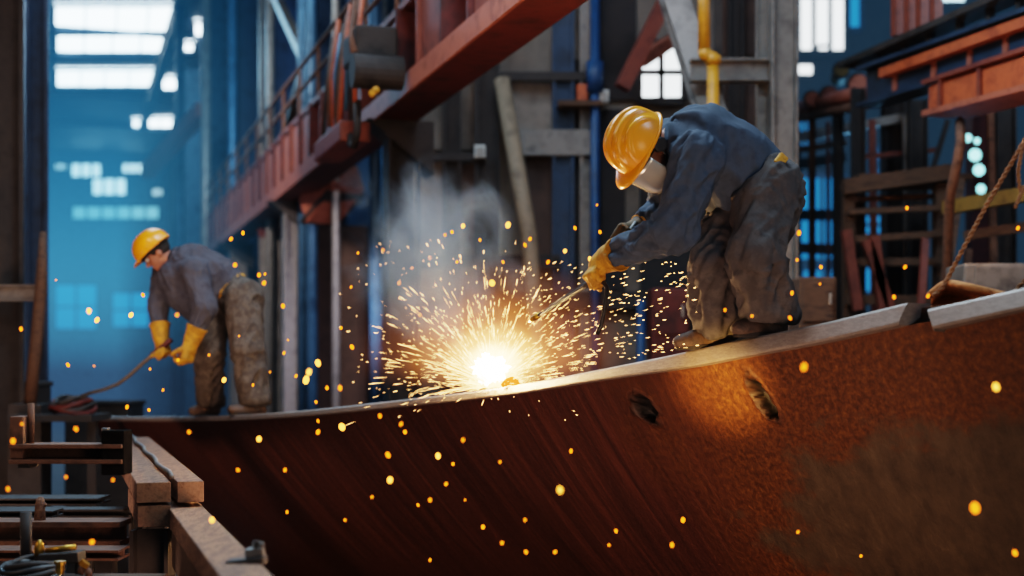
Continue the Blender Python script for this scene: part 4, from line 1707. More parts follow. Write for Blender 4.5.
for k, (px, d, y0, mt, w, lb_) in enumerate(((858, 16, 88, 'darksteel', .14, 'dark bay column at the near end of the timber rack'), (893, 17, 84, 'darkwall', .24, 'broad dark bay column behind the rack'), (917, 16.5, 100, 'darksteel', .2, 'dark bay column under the orange beam end'), (812, 18.5, 108, 'rustpipe', .08, 'thin rusty bay column beside the blue windows'), (838, 18, 100, 'darksteel', .12, 'dark bay column between the blue windows'), (1004, 15, 96, 'darksteel', .2, 'dark bay column behind the hanging ropes'), (980, 19, 96, 'maroon', .3, 'maroon bay column behind the teal lamps'))):
    b = P(px, HY, d)
    o = beam('bay_column', lb_, 'column', Vector((b.x, b.y, 0)), P(px, y0, d), w, w, M[mt], 'i', up=(1, 0, 0))
    o['kind'] = 'thing'
# timber rack
rk = thing('timber_rack', 'tall rough timber rack with crossed braces in front of the blue windows', 'rack', P(895, HY, 15) - Vector((0, 0, CZ)))
rp = lambda px, py, dd=0: P(px, py, 15 + dd)
for px, dd in ((848, 0), (850, .9), (940, 0), (938, .9)):
    mb = MB()
    b = rp(px, HY, dd)
    mb.bar(Vector((b.x, b.y, 0)), rp(px, 184, dd), .11, .11, up=(1, 0, 0))
    mb.build('post', M['darkwood'], rk)
for x0, y0, x1, y1, w in ((843, 187, 950, 172, .16), (846, 240, 940, 234, .07), (846, 262, 940, 262, .08), (848, 212, 940, 208, .06), (846, 300, 942, 300, .1)):
    mb = MB()
    mb.bar(rp(x0, y0, -.1), rp(x1, y1, -.1), .12, w)
    mb.build('cross_rail', M['darkwood'], rk)
for x0, y0, x1, y1 in ((858, 310, 846, 230), (884, 320, 874, 236), (866, 240, 894, 320)):
    mb = MB()
    mb.bar(rp(x0, y0, -.22), rp(x1, y1, -.22), .1, .1)
    mb.build('brace', M['redsteel'], rk)
mb = MB()
mb.box(rp(905, 182, .4), 1.2, .9, .06)
mb.build('top_board', M['darkwood'], rk)
for k, (x0, y0, x1, y1, w, mt, lb_) in enumerate(((925, 330, 960, 180, .09, 'darkwood', 'long brown plank leaning by the rack, tallest of four'), (938, 330, 948, 245, .07, 'darkwood', 'short brown plank leaning beside the tallest'), (958, 330, 968, 250, .07, 'rustpipe', 'short rusty bar leaning beyond the planks'), (915, 318, 925, 240, .07, 'redsteel', 'red-brown bar leaning against the rack post'))):
    beam('leaning_plank', lb_, 'plank', P(x0, y0 + 90, 13.6), P(x1, y1, 14.6), w, w * .8, M[mt], up=(0, -1, 0))
pole('bent_pipe', 'thin rusty pipe bending down from the orange box beam', 'pipe', [bh(960, 122), P(961, 140, 12.6), P(957, 165, 12.7), P(950, 196, 12.8), P(948, 240, 13.2), P(946, 420, 13.4)], .045, M['rustpipe'])
gy = beam('guard_rail', 'dull yellow guard rail running behind the hanging ropes', 'rail', P(946, 208, 14), P(1080, 185, 12.4), .1, .13, M['ochre'])
for k, (px, py, r, lb_) in enumerate(((968, 138, .07, 'small teal lamp, topmost of the cluster'), (977, 141, .055, 'smallest teal lamp, just beside the topmost'), (975, 155, .11, 'teal lamp in the middle of the cluster'), (979, 170, .1, 'brightest round teal lamp under the middle one'), (981, 189, .08, 'dim teal lamp at the bottom of the cluster'))):
    r *= .72
    root = thing('teal_lamp', lb_, 'lamp', P(px, py, 18.4))
    mb = MB()
    mb.ball(P(px, py, 18.4), (r, r * .5, r), 16, 10)
    mb.build('lens', M['teal'], root, smooth=True)
    mb = MB()
    mb.cyl(P(px, py, 18.42), P(px, py, 18.62), r * 1.15, 16)
    mb.build('housing', M['darksteel'], root)
for k, (x0, y0, x1, y1, d, mt, lb_) in enumerate(((797, 165, 845, 158, 20, 'darksteel', 'dark cross beam before the blue windows, upper'), (797, 215, 846, 215, 20, 'darksteel', 'dark cross beam before the blue windows, middle'), (797, 248, 846, 250, 20, 'rustpipe', 'rusty cross beam before the blue windows, lower'), (797, 138, 850, 128, 20, 'greysteel', 'grey cross beam just under the rusty pipes'))):
    beam('cross_beam', lb_, 'beam', P(x0, y0, d), P(x1, y1, d), .14, .14, M[mt])
for k, (x0, y0, x1, y1, d, w, mt, lb_) in enumerate((
        (800, 150, 846, 143, 19, .07, 'rustpipe', 'thin rusty bar across the bay above the blue windows'),
        (850, 128, 932, 112, 16.8, .10, 'greysteel', 'grey rail running from the rack column towards the orange beam'),
        (852, 158, 938, 150, 16.75, .06, 'redsteel', 'dull red rail over the timber rack'),
        (842, 200, 945, 196, 15.5, .05, 'rustpipe', 'thin rusty rail just below the rack top'),
        (965, 236, 1030, 226, 13.2, .09, 'darkwood', 'dark timber rail under the dull yellow guard rail'),
        (798, 128, 800, 320, 20.5, .07, 'darksteel', 'slim dark upright right beside the portal frame'),
        (828, 122, 829, 330, 19.5, .05, 'redsteel', 'slim red upright dividing the blue windows'),
        (872, 120, 878, 430, 16.5, .07, 'redsteel', 'red upright rising behind and over the rack'),
        (905, 116, 907, 430, 16.6, .05, 'greysteel', 'thin grey upright rising behind and over the rack'),
        (990, 110, 1002, 240, 14.5, .06, 'rustpipe', 'slightly tilted rusty upright beyond the teal lamps'),
        (948, 120, 930, 178, 15.8, .05, 'darksteel', 'dark slanting tie between orange beam and rack'))):
    q_ = P(x1, y1, d)
    if y1 - y0 > 90:
        q_.z = 0
    beam('tie_bar', lb_, 'bar', P(x0, y0, d), q_, w, w, M[mt], up=(0, -1, 0))
for k, (px, py, d, r, L_, mt, lb_) in enumerate(((812, 99, 18.2, .10, .5, 'redlight', 'pinkish rolled drum end on the pipes below the bright window'), (829, 95, 18.0, .11, .5, 'redsteel', 'dull red drum beside the pinkish one'), (858, 84, 17.2, .12, .4, 'redlight', 'pale red drum against the dark girder end'), (841, 70, 19, .10, .6, 'ochre', 'ochre canister above the red drums'))):
    root = thing('drum', lb_, 'drum', P(px, py, d))
    c = P(px, py, d)
    mb = MB()
    mb.cyl(c, c + Vector((.1, L_, 0)), r, 20)
    mb.build('shell', M[mt], root, bevel=.008)
    mb = MB()
    mb.tube([c + Vector((r * math.cos(t), .01, r * math.sin(t))) for t in np.linspace(0, 2 * math.pi, 25)], .016, 6)
    mb.build('rim', M['darksteel'], root)
# low clutter behind the hull edge
for k, (x, y, w, h, d, mt, lb_) in enumerate(((812, 306, .34, .5, 13, 'darkwood', 'dull brown machine cabinet low beside the welder'), (1004, 284, .8, .3, 11.5, 'greysteel', 'grey machine casing behind the ropes'), (668, 318, .4, .6, 15, 'maroon', 'dark red cabinet seen between the torch and the far leg'))):
    root = thing('machine_cabinet', lb_, 'cabinet', Vector((P(x, y, d).x, d, 0)))
    c = P(x, y, d)
    z1 = c.z + h / 2
    mb = MB()
    mb.box((c.x, d, z1 / 2), w, .5, z1)
    mb.build('body', M[mt], root, bevel=.02)
    mb = MB()
    mb.box((c.x, d - .26, z1 - h * .45), w * .8, .02, h * .7)
    mb.build('door', M[mt], root, bevel=.005)
    mb = MB()
    mb.cyl((c.x + w * .3, d - .3, z1 - h * .5), (c.x + w * .3, d - .3, z1 - h * .3), .012, 8)
    mb.build('handle', M['lightsteel'], root)
pole('teal_strip_pipe', 'pale blue pipe catching the light behind the sparks', 'pipe', [P(641, 620, 16.0), P(641, 300, 16.0)], .05, M['bluepaint'])

# --- rust scoop and ropes on the right end of the hull
sc = thing('rusty_scrap_sling', 'rust-covered curled sheet lying behind the second edge bar, roped at its corner', 'scrap sheet', P(962, 303, 6.35))
rows = []
for i in range(15):
    u = i / 14
    x = 929 + 74 * u
    row = []
    for j in range(9):
        v = j / 8
        top = 296 - 12 * math.sin(min(1, u * 3.6) * math.pi / 2) + 17 * max(0, u - .25) ** 1.1
        y = top + (316 - 18 * u - top) * v
        dd = 6.25 - .22 * u + .32 * math.sin(v * math.pi) * math.sin(min(1, u * 1.3 + .15) * math.pi) + .04 * math.sin(9 * u + 4 * v)
        row.append(P(x + 2 * math.sin(v * 5), y, dd))
    rows.append(row)
mb = MB()
mb.grid(rows)
mb.build('sheet', M['canvas'], sc, smooth=True, solid=.014, subsurf=1)
mb = MB()
mb.tube([r[0] + Vector((0, -.012, .004)) for r in rows], .017, 8)
mb.build('rolled_lip', M['canvas'], sc, smooth=True)


def rope(pts, r, label, n=2):
    pts = [Vector(p) for p in pts]
    # strands twisted round one another
    L = [0]
    for i in range(1, len(pts)):
        L.append(L[-1] + (pts[i] - pts[i - 1]).length)
    m = int(L[-1] / .012)
    root = thing('rope', label, 'rope', pts[0])
    cl = []
    for i in range(m + 1):
        t = L[-1] * i / m
        k = max(q for q in range(len(L) - 1) if L[q] <= t + 1e-9)
        cl.append(pts[k].lerp(pts[k + 1], (t - L[k]) / (L[k + 1] - L[k])))
    for s in range(n):
        path = []
        for i, c in enumerate(cl):
            tdir = (cl[min(i + 1, m)] - cl[max(i - 1, 0)]).normalized()
            x = tdir.cross(Vector((.2, 1, .3))).normalized()
            y = tdir.cross(x)
            ph = i * .012 / (r * 5.5) * 2 * math.pi + s * 2 * math.pi / n
            path.append(c + (x * math.cos(ph) + y * math.sin(ph)) * r * .55)
        mb = MB()
        mb.tube(path, r * .62, 6)
        mb.build('strand', M['rope'], root, smooth=True)
    return root


rope([P(933, 296, 6.2), P(944, 286, 6.2), P(952, 270, 6.2), P(985, 208, 6.18), P(1024, 142, 6.15), P(1090, 30, 6.1), P(1130, -60, 6.05)], .0105, 'long thick rust-brown rope rising slantwise from the curled sheet')
rope([P(1034, 118, 6.0), P(1022, 150, 6.0), P(1018, 172, 6.0), P(1020, 192, 6.0), P(1026, 186, 6.0), P(1031, 165, 6.0), P(1040, 130, 6.0)], .009, 'short looped rope hanging beside the long slanting one')
rope([P(1024, 186, 5.98), P(1020, 196, 5.98), P(1015, 208, 5.98)], .008, 'frayed rope tail below the hanging loop')
rope([P(1012, 296, 6.0), P(1018, 288, 5.98), P(1050, 255, 5.9)], .010, 'second rope slanting up from the edge bar at the frame corner')

# ------------------------------------------------------------------ timbers and steelwork low in front of the hull
TD = Vector((-.2996, .9541, 0))


def timber(pa, L, w, h, label, back=0, name='timber_beam', mat='wood', dirv=TD, ends=True):
    """pa = top far/near corner at the side nearest the hull of the near end; runs away along the hall"""
    R = HR
    root = thing(name, label, 'timber', pa)
    c = pa - R * (w / 2) - Vector((0, 0, h / 2))
    mb = MB()
    mb.bar(c, c + dirv * L, w, h)
    b = mb.build('beam', M[mat], root, bevel=.006)
    mb = MB()
    mb.bar(c - dirv * .002, c + dirv * .001, w * .97, h * .95)
    mb.build('cut_end', M['woodend'], root)
    return root


T0 = P(204, 480, 7.1)
timber(P(204, 481, 7.1), 4.9, .13, .105, 'upper sawn timber next to the hull, on the stack', )
timber(P(171, 482, 7.0) - HR * .0, 4.9, .165, .10, 'upper sawn timber farther from the hull, top of the stacked blocks')
timber(P(171, 505, 7.0), 1.1, .16, .105, 'squared timber block under the upper timber, on the steel post', name='timber_block')
lt = P(204, 507, 7.08)
near = lt - TD * 3.4
timber(near, 8.3, .17, .10, 'long lower timber with a worn top running out towards the viewer', mat='wood')
timber(near - Vector((0, 0, .105)) - HR * .005 + TD * .0, 3.3, .16, .17, 'darker split timber beneath the long lower timber', mat='darkwood')
pole('timber_edge_cable', 'grey cable lying along the gap between the two upper timbers', 'cable', [P(174, 479, 7.05) + Vector((0, 0, .012)) + TD * (.35 * i) + HR * (.012 * math.sin(i * 1.7) - .01) for i in range(14)], .012, M['greysteel'])
sp = thing('steel_trestle', 'dark rusty steel trestle post under the timber block', 'trestle', Vector((P(153, 530, 7.1).x, 7.1, 0)))
c = P(153, 529, 7.12)
mb = MB()
mb.ibeam(Vector((c.x, c.y, 0)), c, .17, .19, up=(1, 0, 0))
mb.build('post', M['darksteel'], sp)
mb = MB()
mb.box((c.x, c.y, .02), .4, .4, .04)
mb.build('foot_plate', M['darksteel'], sp)
for k, dd in enumerate((2.0, 4.1)):
    b = lt + TD * dd - HR * .1
    mb = MB()
    mb.ibeam(Vector((b.x, b.y, 0)), Vector((b.x, b.y, b.z - .1)), .15, .15, up=(1, 0, 0))
    tag(mb.build('trestle_post', M['darksteel']), 'dark post under the far part of the timbers, %s from the block' % ('first', 'second')[k], 'post')
b = lt - TD * 1.9 - HR * .1
mb = MB()
mb.ibeam(Vector((b.x, b.y, 0)), Vector((b.x, b.y, b.z - .28)), .15, .15, up=(1, 0, 0))
tag(mb.build('trestle_post', M['darkwood']), 'dark brown post under the split timber near the viewer', 'post')
# small clamp on the long timber
cl = thing('timber_clamp', 'small dark screw clamp fixed on top of the long lower timber', 'clamp', P(246, 560, 5.0))
kk = lambda px, py, dd=0: P(px, py, 5.05 + dd)
mb = MB()
mb.bar(kk(228, 564), kk(266, 560), .09, .03)
mb.build('jaw', M['darksteel'], cl, bevel=.004)
mb = MB()
mb.cyl(kk(257, 562), kk(257, 541), .012, 10)
mb.build('screw', M['darksteel'], cl)
mb = MB()
mb.cyl(kk(253, 546), kk(264, 545), .011, 8)
mb.build('tommy_bar', M['greysteel'], cl)
mb = MB()
mb.bar(kk(246, 553), kk(264, 551.5), .05, .03)
mb.build('pad', M['greysteel'], cl, bevel=.003)

# U-shaped steel bracket
ub = thing('steel_bracket', 'U-shaped brown steel bracket standing beside the timber ends, with an upright rod', 'bracket', P(117, 470, 6.6))
uk = lambda px, py, dd=0: P(px, py, 6.6 + dd)
mb = MB()
mb.channel(uk(15, 453), uk(127, 453), .18, .09, .02, up=(0, 0, 1))
mb.build('base_channel', M['rustpipe'], ub, bevel=.004)
mb = MB()
mb.bar(uk(21.5, 458), uk(21.5, 416), .14, .062, up=(1, 0, 0))
mb.build('side_lug', M['rustpipe'], ub, bevel=.006)
mb = MB()
mb.bar(uk(117, 474), uk(117, 430), .15, .105, up=(1, 0, 0))
mb.build('side_lug', M['matte'], ub, bevel=.006)
mb = MB()
mb.cyl(uk(31, 446), uk(31, 403), .016, 12)
mb.build('upright_rod', M['rustpipe'], ub, smooth=True)
mb = MB()
mb.bar(uk(22, 464), uk(34, 464), .12, .03)
mb.build('pad', M['darksteel'], ub, bevel=.003)
mb = MB()
mb.cyl(uk(106, 433), uk(106, 428), .022, 6)
mb.build('bolt', M['greysteel'], ub)
# horizontal steel beams at the lower corner
for k, (y, hgt, w, d, x1, mt, lb_) in enumerate(((500, .045, .3, 9.4, 104, 'darksteel', 'thin dark steel beam, highest and farthest of the low beams'), (513, .04, .2, 8.4, 58, 'darksteel', 'short flat bar lying before the highest low beam'), (512, .05, .2, 8.9, 128, 'darksteel', 'dim steel beam between the highest and the widest low beams'), (532, .125, .22, 7.3, 126, 'rustpipe', 'widest brown steel beam across the lower corner'), (553, .05, .2, 6.9, 124, 'rustpipe', 'pale-topped narrow beam below the widest one'))):
    a_, b_ = P(-60, y, d), P(x1, y, d)
    root = thing('steel_beam', lb_, 'beam', (a_ + b_) / 2)
    mb = MB()
    mb.ibeam(a_, b_, w, hgt, hgt * .22, .03)
    mb.build('beam', M[mt], root)
    for x in (.15, .9):
        c = a_.lerp(b_, x)
        mb = MB()
        mb.bar(Vector((c.x, c.y, 0)), Vector((c.x, c.y, c.z - hgt / 2)), .08, .08, up=(1, 0, 0))
        mb.build('leg', M['darksteel'], root)
lp = lambda px, py, d=6.2: P(px, py, d)
wt = thing('work_table', 'low dark steel table heaped with hose and fittings in the corner', 'table', Vector((lp(30, 576).x, 6.2, 0)))
tz = lp(30, 583).z
mb = MB()
mb.box((lp(25, 0).x, 6.15, tz - .02), 1.1, .7, .04)
mb.build('table_top', M['darkwood'], wt, bevel=.005)
for dx in (-.5, .5):
    for dy in (-.3, .3):
        mb = MB()
        mb.bar(Vector((lp(25, 0).x + dx, 6.15 + dy, 0)), Vector((lp(25, 0).x + dx, 6.15 + dy, tz - .04)), .05, .05)
        mb.build('leg', M['darksteel'], wt)
pole('upright_pipe', 'short dark upright pipe standing behind the hose coil', 'pipe', [lp(26, 574, 6.3), lp(26, 512, 6.3)], .026, M['darksteel'])
hc_ = thing('hose_coil', 'coil of black and grey hose lying on the low table', 'hose', lp(20, 576, 6.0))
for k in range(5):
    mb = MB()
    cx_, cz_ = lp(20 + k * 2, 0, 6.0).x, tz + .02
    rr = .15 - .012 * k
    pts = []
    for t in np.linspace(0, 2 * math.pi, 49):
        pts.append(Vector((cx_ + rr * 1.1 * math.cos(t), 5.98 + .03 * k + .13 * math.sin(t), cz_ + .015 + .016 * k + .012 * math.sin(2 * t + k))))
    mb.tube(pts, .015, 10)
    mb.build('loop', M['black' if k % 2 else 'darksteel'], hc_, smooth=True)


def fitting(name, label, cat, build):
    root = thing(name, label, cat)
    build(root)
    return root


def f1(root):
    root.location = lp(39, 555)
    mb = MB()
    mb.tube([lp(39, 556), lp(39, 549), lp(39.5, 543), lp(40, 540)], [.020, .024, .018, .008], 14)
    mb.build('bulb', M['brass'], root, smooth=True)
    mb = MB()
    mb.cyl(lp(39, 574), lp(39, 555), .02, 12)
    mb.build('stem', M['darksteel'], root)


fitting('brass_valve', 'bright brass rounded valve knob standing on the low table', 'valve', f1)


def f2(root):
    root.location = lp(62, 558)
    mb = MB()
    mb.bar(lp(42, 558), lp(82, 556), .12, .045)
    mb.build('block', M['darksteel'], root, bevel=.005)
    mb = MB()
    mb.tube([lp(46, 551), lp(58, 549), lp(76, 547)], .013, 10)
    mb.build('brass_bar', M['brass'], root, smooth=True)
    for x in (44, 78):
        mb = MB()
        mb.cyl(lp(x, 574), lp(x, 556), .014, 8)
        mb.build('foot', M['darksteel'], root)


fitting('valve_manifold', 'dark manifold block with a brass bar across its top', 'manifold', f2)


def f3(root):
    root.location = lp(60, 574, 5.95)
    mb = MB()
    mb.cyl(lp(60, 574, 5.95), lp(60, 563, 5.95), .019, 6)
    mb.build('nut', M['brass'], root, bevel=.003)
    mb = MB()
    mb.cyl(lp(60, 564, 5.95), lp(60, 561, 5.95), .024, 16)
    mb.build('collar', M['brass'], root)


fitting('brass_nipple', 'stubby brass fitting in front of the manifold block', 'fitting', f3)


def f4(root):
    root.location = lp(84, 574, 6.0)
    mb = MB()
    mb.tube([lp(80, 574, 6.0), lp(84, 564, 6.0), lp(88, 570, 6.0), lp(90, 580, 6.0)], .016, 10)
    mb.build('elbow', M['rustpipe'], root, smooth=True)
    mb = MB()
    mb.cyl(lp(83, 566, 6.0), lp(86, 562, 6.0), .022, 6)
    mb.build('nut', M['brass'], root)


fitting('pipe_elbow', 'rusty bent pipe elbow at the table end', 'fitting', f4)
wp = thing('wooden_peg', 'pale wooden peg standing on the widest low beam', 'peg', P(40, 520, 7.3))
mb = MB()
mb.tube([P(40, 522, 7.3), P(40, 508, 7.3), P(40.5, 500, 7.3), P(41, 497, 7.3)], [.03, .026, .022, .012], 12)
mb.build('shaft', M['wood'], wp, smooth=True)
mb = MB()
mb.cyl(P(36, 503, 7.3), P(46, 505, 7.3), .012, 10)
mb.build('cross_pin', M['wood'], wp, smooth=True)

# --- things at the far, hazy end of the hull
lpst = thing('leaning_bar', 'long dark curved bar leaning up beside the dark columns', 'bar', P(32, 404, 13))
mb = MB()
mb.tube([P(30, 404, 13), P(36, 345, 13), P(41, 285, 13), P(43, 232, 13)], [.06, .06, .055, .03], 10)
mb.build('bar', M['darkwood'], lpst, smooth=True)
mb = MB()
mb.box(Vector((P(30, 404, 13).x, 13, P(30, 404, 13).z / 2)), .3, .3, P(30, 404, 13).z)
mb.build('block', M['darksteel'], lpst)
beam('cross_rail', 'short horizontal steel rail between the dark columns', 'rail', P(-12, 293, 13.2), P(38, 293, 13.2), .1, .15, M['greysteel'], 'i')
hp_ = thing('hose_heap', 'dark heap of coiled hose lying at the far tip of the hull', 'hose', P(72, 410, 12.9))
for k in range(4):
    mb = MB()
    pts = []
    c = P(73, 410 - 3.2 * k, 12.9)
    for t in np.linspace(0, 2 * math.pi, 41):
        pts.append(c + Vector((.19 * math.cos(t) * (1 - .08 * k), .22 * math.sin(t), .03 * math.sin(2 * t + k))))
    mb.tube(pts, .024, 8)
    mb.build('loop', M['darksteel' if k % 2 else 'maroon'], hp_, smooth=True)
st = thing('hose_stand', 'low rough stand that carries the hose heap', 'stand', Vector((P(73, 0, 12.9).x, 12.9, 0)))
mb = MB()
zt = P(73, 414, 12.9).z
mb.box((P(60, 0, 12.9).x, 12.9, zt - .03), .75, .6, .06)
mb.build('board', M['darkwall'], st)
for dx in (-.3, .3):
    mb = MB()
    mb.bar(Vector((P(60, 0, 12.9).x + dx, 12.9, 0)), Vector((P(60, 0, 12.9).x + dx, 12.9, zt - .06)), .08, .08)
    mb.build('leg', M['darkwall'], st)
for k, (x, y, d, w, h, lb_) in enumerate(((18, 395, 14, .5, .9, 'dark crate-like bin among the columns at the hall entrance'), (105, 409, 16, .7, .5, 'flat grey bundle behind the hose heap'))):
    c = P(x, y, d)
    root = thing('storage_bin', lb_, 'bin', Vector((c.x, d, 0)))
    z1 = c.z + h * .1
    mb = MB()
    mb.box((c.x, d, z1 / 2), w, w, z1)
    mb.build('body', M['darksteel'], root, bevel=.02)
    mb = MB()
    mb.box((c.x, d, z1 + .02), w * 1.06, w * 1.06, .05)
    mb.build('lid', M['darkwall'], root, bevel=.01)

# ------------------------------------------------------------------ sparks
WELD = edge(489) + Vector((0, 0, .02)) + IN * .02
SPB = MB()


def streak(p, dv, L, r):
    t = dv.normalized()
    x = t.cross(Vector((.3, .5, .8))).normalized()
    y = t.cross(x)
    a, b = p - t * L / 2, p + t * L / 2
    m = p + t * L * .15
    ring = [m + (x * math.cos(q) + y * math.sin(q)) * r for q in (0, 2.1, 4.2)]
    SPB.add([a, *ring, b], [(0, 1, 2), (0, 2, 3), (0, 3, 1), (4, 2, 1), (4, 3, 2), (4, 1, 3)])


for i in range(2100):
    while True:
        v = Vector(RNG.normal(size=3))
        v.normalize()
        if v.z > -.12 and not (v.z < .1 and v.dot(IN) < -.2 and random.random() < .3):
            break
    u = random.random()
    d = .07 + .80 * u ** 2.3
    p = WELD + v * d
    p.z -= .16 * d * d
    dv = Vector(v)
    dv.z -= .35 * d
    L = random.choice((.02, .03, .05, .09, .16)) * (1.7 - 1.2 * u)
    streak(p, dv, L, random.choice((.0007, .0009, .0011, .0014, .0020)))
# fan of low flat sparks blown along the hull towards the welder
for i in range(330):
    px, py = random.uniform(520, 700), 0
    py = random.uniform(262, 372 - (px - 520) * .12)
    if py > np.interp(px, EPX, EPY) - 3:
        continue
    dd = dep(px) + random.uniform(-.35, .5)
    p = P(px, py, dd)
    dv = (p - WELD)
    dv.z *= .3
    streak(p, dv, random.choice((.01, .02, .03, .04)), random.choice((.0008, .0011, .0014, .0022)))
for i in range(160):
    px = random.gauss(420, 45)
    py = random.uniform(240, 398)
    if py > np.interp(px, EPX, EPY) - 3 or px < 340:
        continue
    p = P(px, py, dep(px) + random.uniform(-.4, .4))
    dv = p - WELD
    streak(p, dv, random.choice((.01, .02, .03)), random.choice((.0009, .0012, .0018, .003)))
SPB.v = [v - WELD for v in SPB.v]
sb = SPB.build('spark_burst', M['burst'])
sb.location = WELD
tag(sb, 'dense fan of glowing sparks bursting from the cut on the hull edge', 'sparks', None, 'stuff')
mb = MB()
mb.ball((0, 0, 0), 1, 32, 22)
for i_, v_ in enumerate(mb.v):
    k_ = .058 + .022 * math.sin(5 * v_.x + 3 * v_.z) * math.cos(4 * v_.y + 2 * v_.x) + (.035 * random.random() ** 3)
    mb.v[i_] = Vector((v_.x * k_ * 1.25, v_.y * k_, v_.z * k_))
mc = mb.build('molten_core', M['core'], None, smooth=True)
mc.location = WELD + Vector((-.01, 0, .10))
tag(mc, 'blinding white molten spot where the torch cuts the hull edge', 'molten metal')
mb = MB()
mb.tube([Vector((-.045, 0, 0)), Vector((-.02, .0, .025)), Vector((.015, .01, .035)), Vector((.04, 0, .02)), Vector((.06, 0, 0))], [.012, .024, .028, .024, .01], 10)
sl = mb.build('slag_lump', M['hot'], None, smooth=True)
sl.location = edge(508) + Vector((0, 0, .0)) + IN * .01
tag(sl, 'small orange-hot lump of slag on the edge bar beside the molten spot', 'slag')

bm_ = MB()
bm_.ball((0, 0, 0), 1, 14, 10)
bm_.v = [Vector((v.x, v.y, v.z * 1.15)) for v in bm_.v]
SPARK = {}
for nm in ('spark', 'sparkhot'):
    me = bpy.data.meshes.new('spark')
    me.from_pydata([tuple(v) for v in bm_.v], [], bm_.f)
    me.polygons.foreach_set('use_smooth', [True] * len(me.polygons))
    me.materials.append(M[nm])
    SPARK[nm] = me


def spark(px, py, diam, d, label, group, hot=False):
    o = bpy.data.objects.new('spark', SPARK['sparkhot' if hot else 'spark'])
    COL.objects.link(o)
    o.location = P(px, py, d)
    r = diam / FPX * d / 2
    o.scale = (r, r, r * random.uniform(1, 1.3))
    o.rotation_euler = (0, random.uniform(-.5, .5), 0)
    return tag(o, label, 'spark', group)


near_named = [(804, 367, 11, 'round orange spark just under the edge bar beyond the second burnt hole'), (996, 387, 12, 'pale oval spark floating before the rusty plating by the frame edge'), (975, 508, 17, 'biggest glowing orange spark, low before the grey-brown plating'), (1015, 553, 9, 'orange spark in the lowest corner below the biggest one'), (560, 490, 10, 'large white-yellow spark before the maroon plating under the molten spot')]
for px, py, q, lb_ in near_named:
    spark(px, py, q * .5, 4.6 if q > 9 else 5.2, lb_, None, py == 387 or px == 560)
hull_sp = [(798, 532, 4), (861, 556, 4), (683, 520, 7), (672, 545, 6), (571, 451, 5), (616, 531, 5), (609, 545, 4), (342, 427, 10), (259, 439, 8), (390, 480, 9), (453, 464, 5), (438, 456, 8), (463, 440, 5), (380, 416, 5), (318, 432, 6), (285, 470, 5), (238, 470, 5), (446, 484, 5), (483, 527, 6), (525, 520, 4), (526, 552, 5), (555, 552, 5), (502, 543, 5), (388, 455, 7), (372, 497, 4), (401, 424, 5), (418, 505, 4), (345, 520, 4), (430, 500, 5), (189, 432, 5), (287, 512, 4), (318, 421, 4), (500, 462, 4), (430, 560, 4), (465, 500, 3), (405, 432, 6)]
for px, py, q in hull_sp:
    spark(px, py, q * .62, 5.9 + random.uniform(-.4, .5), 'small orange spark drifting down in front of the maroon hull plating', 'sparks falling before the hull', q > 7)
haze_sp = [(89, 311, 8), (97, 320, 8), (131, 315, 8), (143, 295, 6), (56, 280, 3), (231, 239, 6), (243, 233, 6), (235, 265, 7), (259, 275, 7), (264, 283, 7), (265, 274, 4), (283, 306, 7), (284, 353, 5), (318, 363, 10), (309, 372, 9), (306, 380, 11), (296, 376, 5), (340, 388, 7), (327, 388, 6), (149, 410, 5), (127, 407, 6), (68, 365, 6), (94, 366, 3), (150, 369, 4), (177, 315, 6), (178, 360, 5), (224, 380, 8), (253, 385, 4), (209, 355, 4), (163, 390, 4), (21, 329, 6), (352, 347, 7), (341, 328, 5), (358, 253, 4), (351, 287, 4), (239, 336, 3), (316, 402, 5), (288, 340, 3), (270, 372, 3)]
for px, py, q in haze_sp:
    spark(px, py, q * .55, 6.0 + random.uniform(-.5, 3.0), 'orange spark floating in the hazy air around the stooping worker', 'sparks in the hazy air', q > 7)
low_sp = [(76, 429, 6), (13, 441, 7), (92, 542, 7), (8, 489, 5), (66, 477, 4), (113, 480, 4), (212, 520, 8), (22, 424, 4)]
for px, py, q in low_sp:
    spark(px, py, q * .6, 5.2, 'orange spark hanging over the timbers and low steelwork', 'sparks over the timbers', q > 7)
up_sp = [(508, 225, 8), (565, 251, 6), (530, 239, 5), (590, 259, 6), (638, 239, 4), (445, 235, 4), (463, 226, 6), (492, 283, 9), (430, 258, 5), (399, 283, 5), (420, 315, 5), (600, 232, 5), (525, 245, 5), (452, 232, 5), (480, 240, 4), (548, 262, 5), (575, 228, 5), (597, 205, 3), (457, 262, 4), (503, 262, 4), (412, 268, 4), (383, 250, 4)]
for px, py, q in up_sp:
    spark(px, py, q * .62, dep(px) + random.uniform(-.4, .4), 'yellow spark flung up above the burst beside the smoke', 'sparks thrown above the burst', q > 5)
right_sp = [(799, 233, 6), (797, 260, 4), (821, 267, 5), (907, 208, 5), (905, 267, 5), (894, 297, 5), (928, 296, 5), (1018, 228, 5), (792, 293, 5), (820, 284, 3), (752, 316, 4), (790, 318, 5), (725, 310, 4)]
for px, py, q in right_sp:
    spark(px, py, q * .62, 6.1 + random.uniform(-.2, .3), 'small yellow spark in the air around and behind the bent welder', 'sparks around the welder', False)


# ------------------------------------------------------------------ smoke, haze and glow: volumes with their own emission
def vol_obj(name, mb, label, cat, loc, build, scale=(1, 1, 1)):
    m, nt, out = new_mat(name + '_volume')
    build(nt, out)
    o = mb.build(name, m)
    o.location = loc
    o.scale = scale
    return tag(o, label, cat, None, 'stuff')


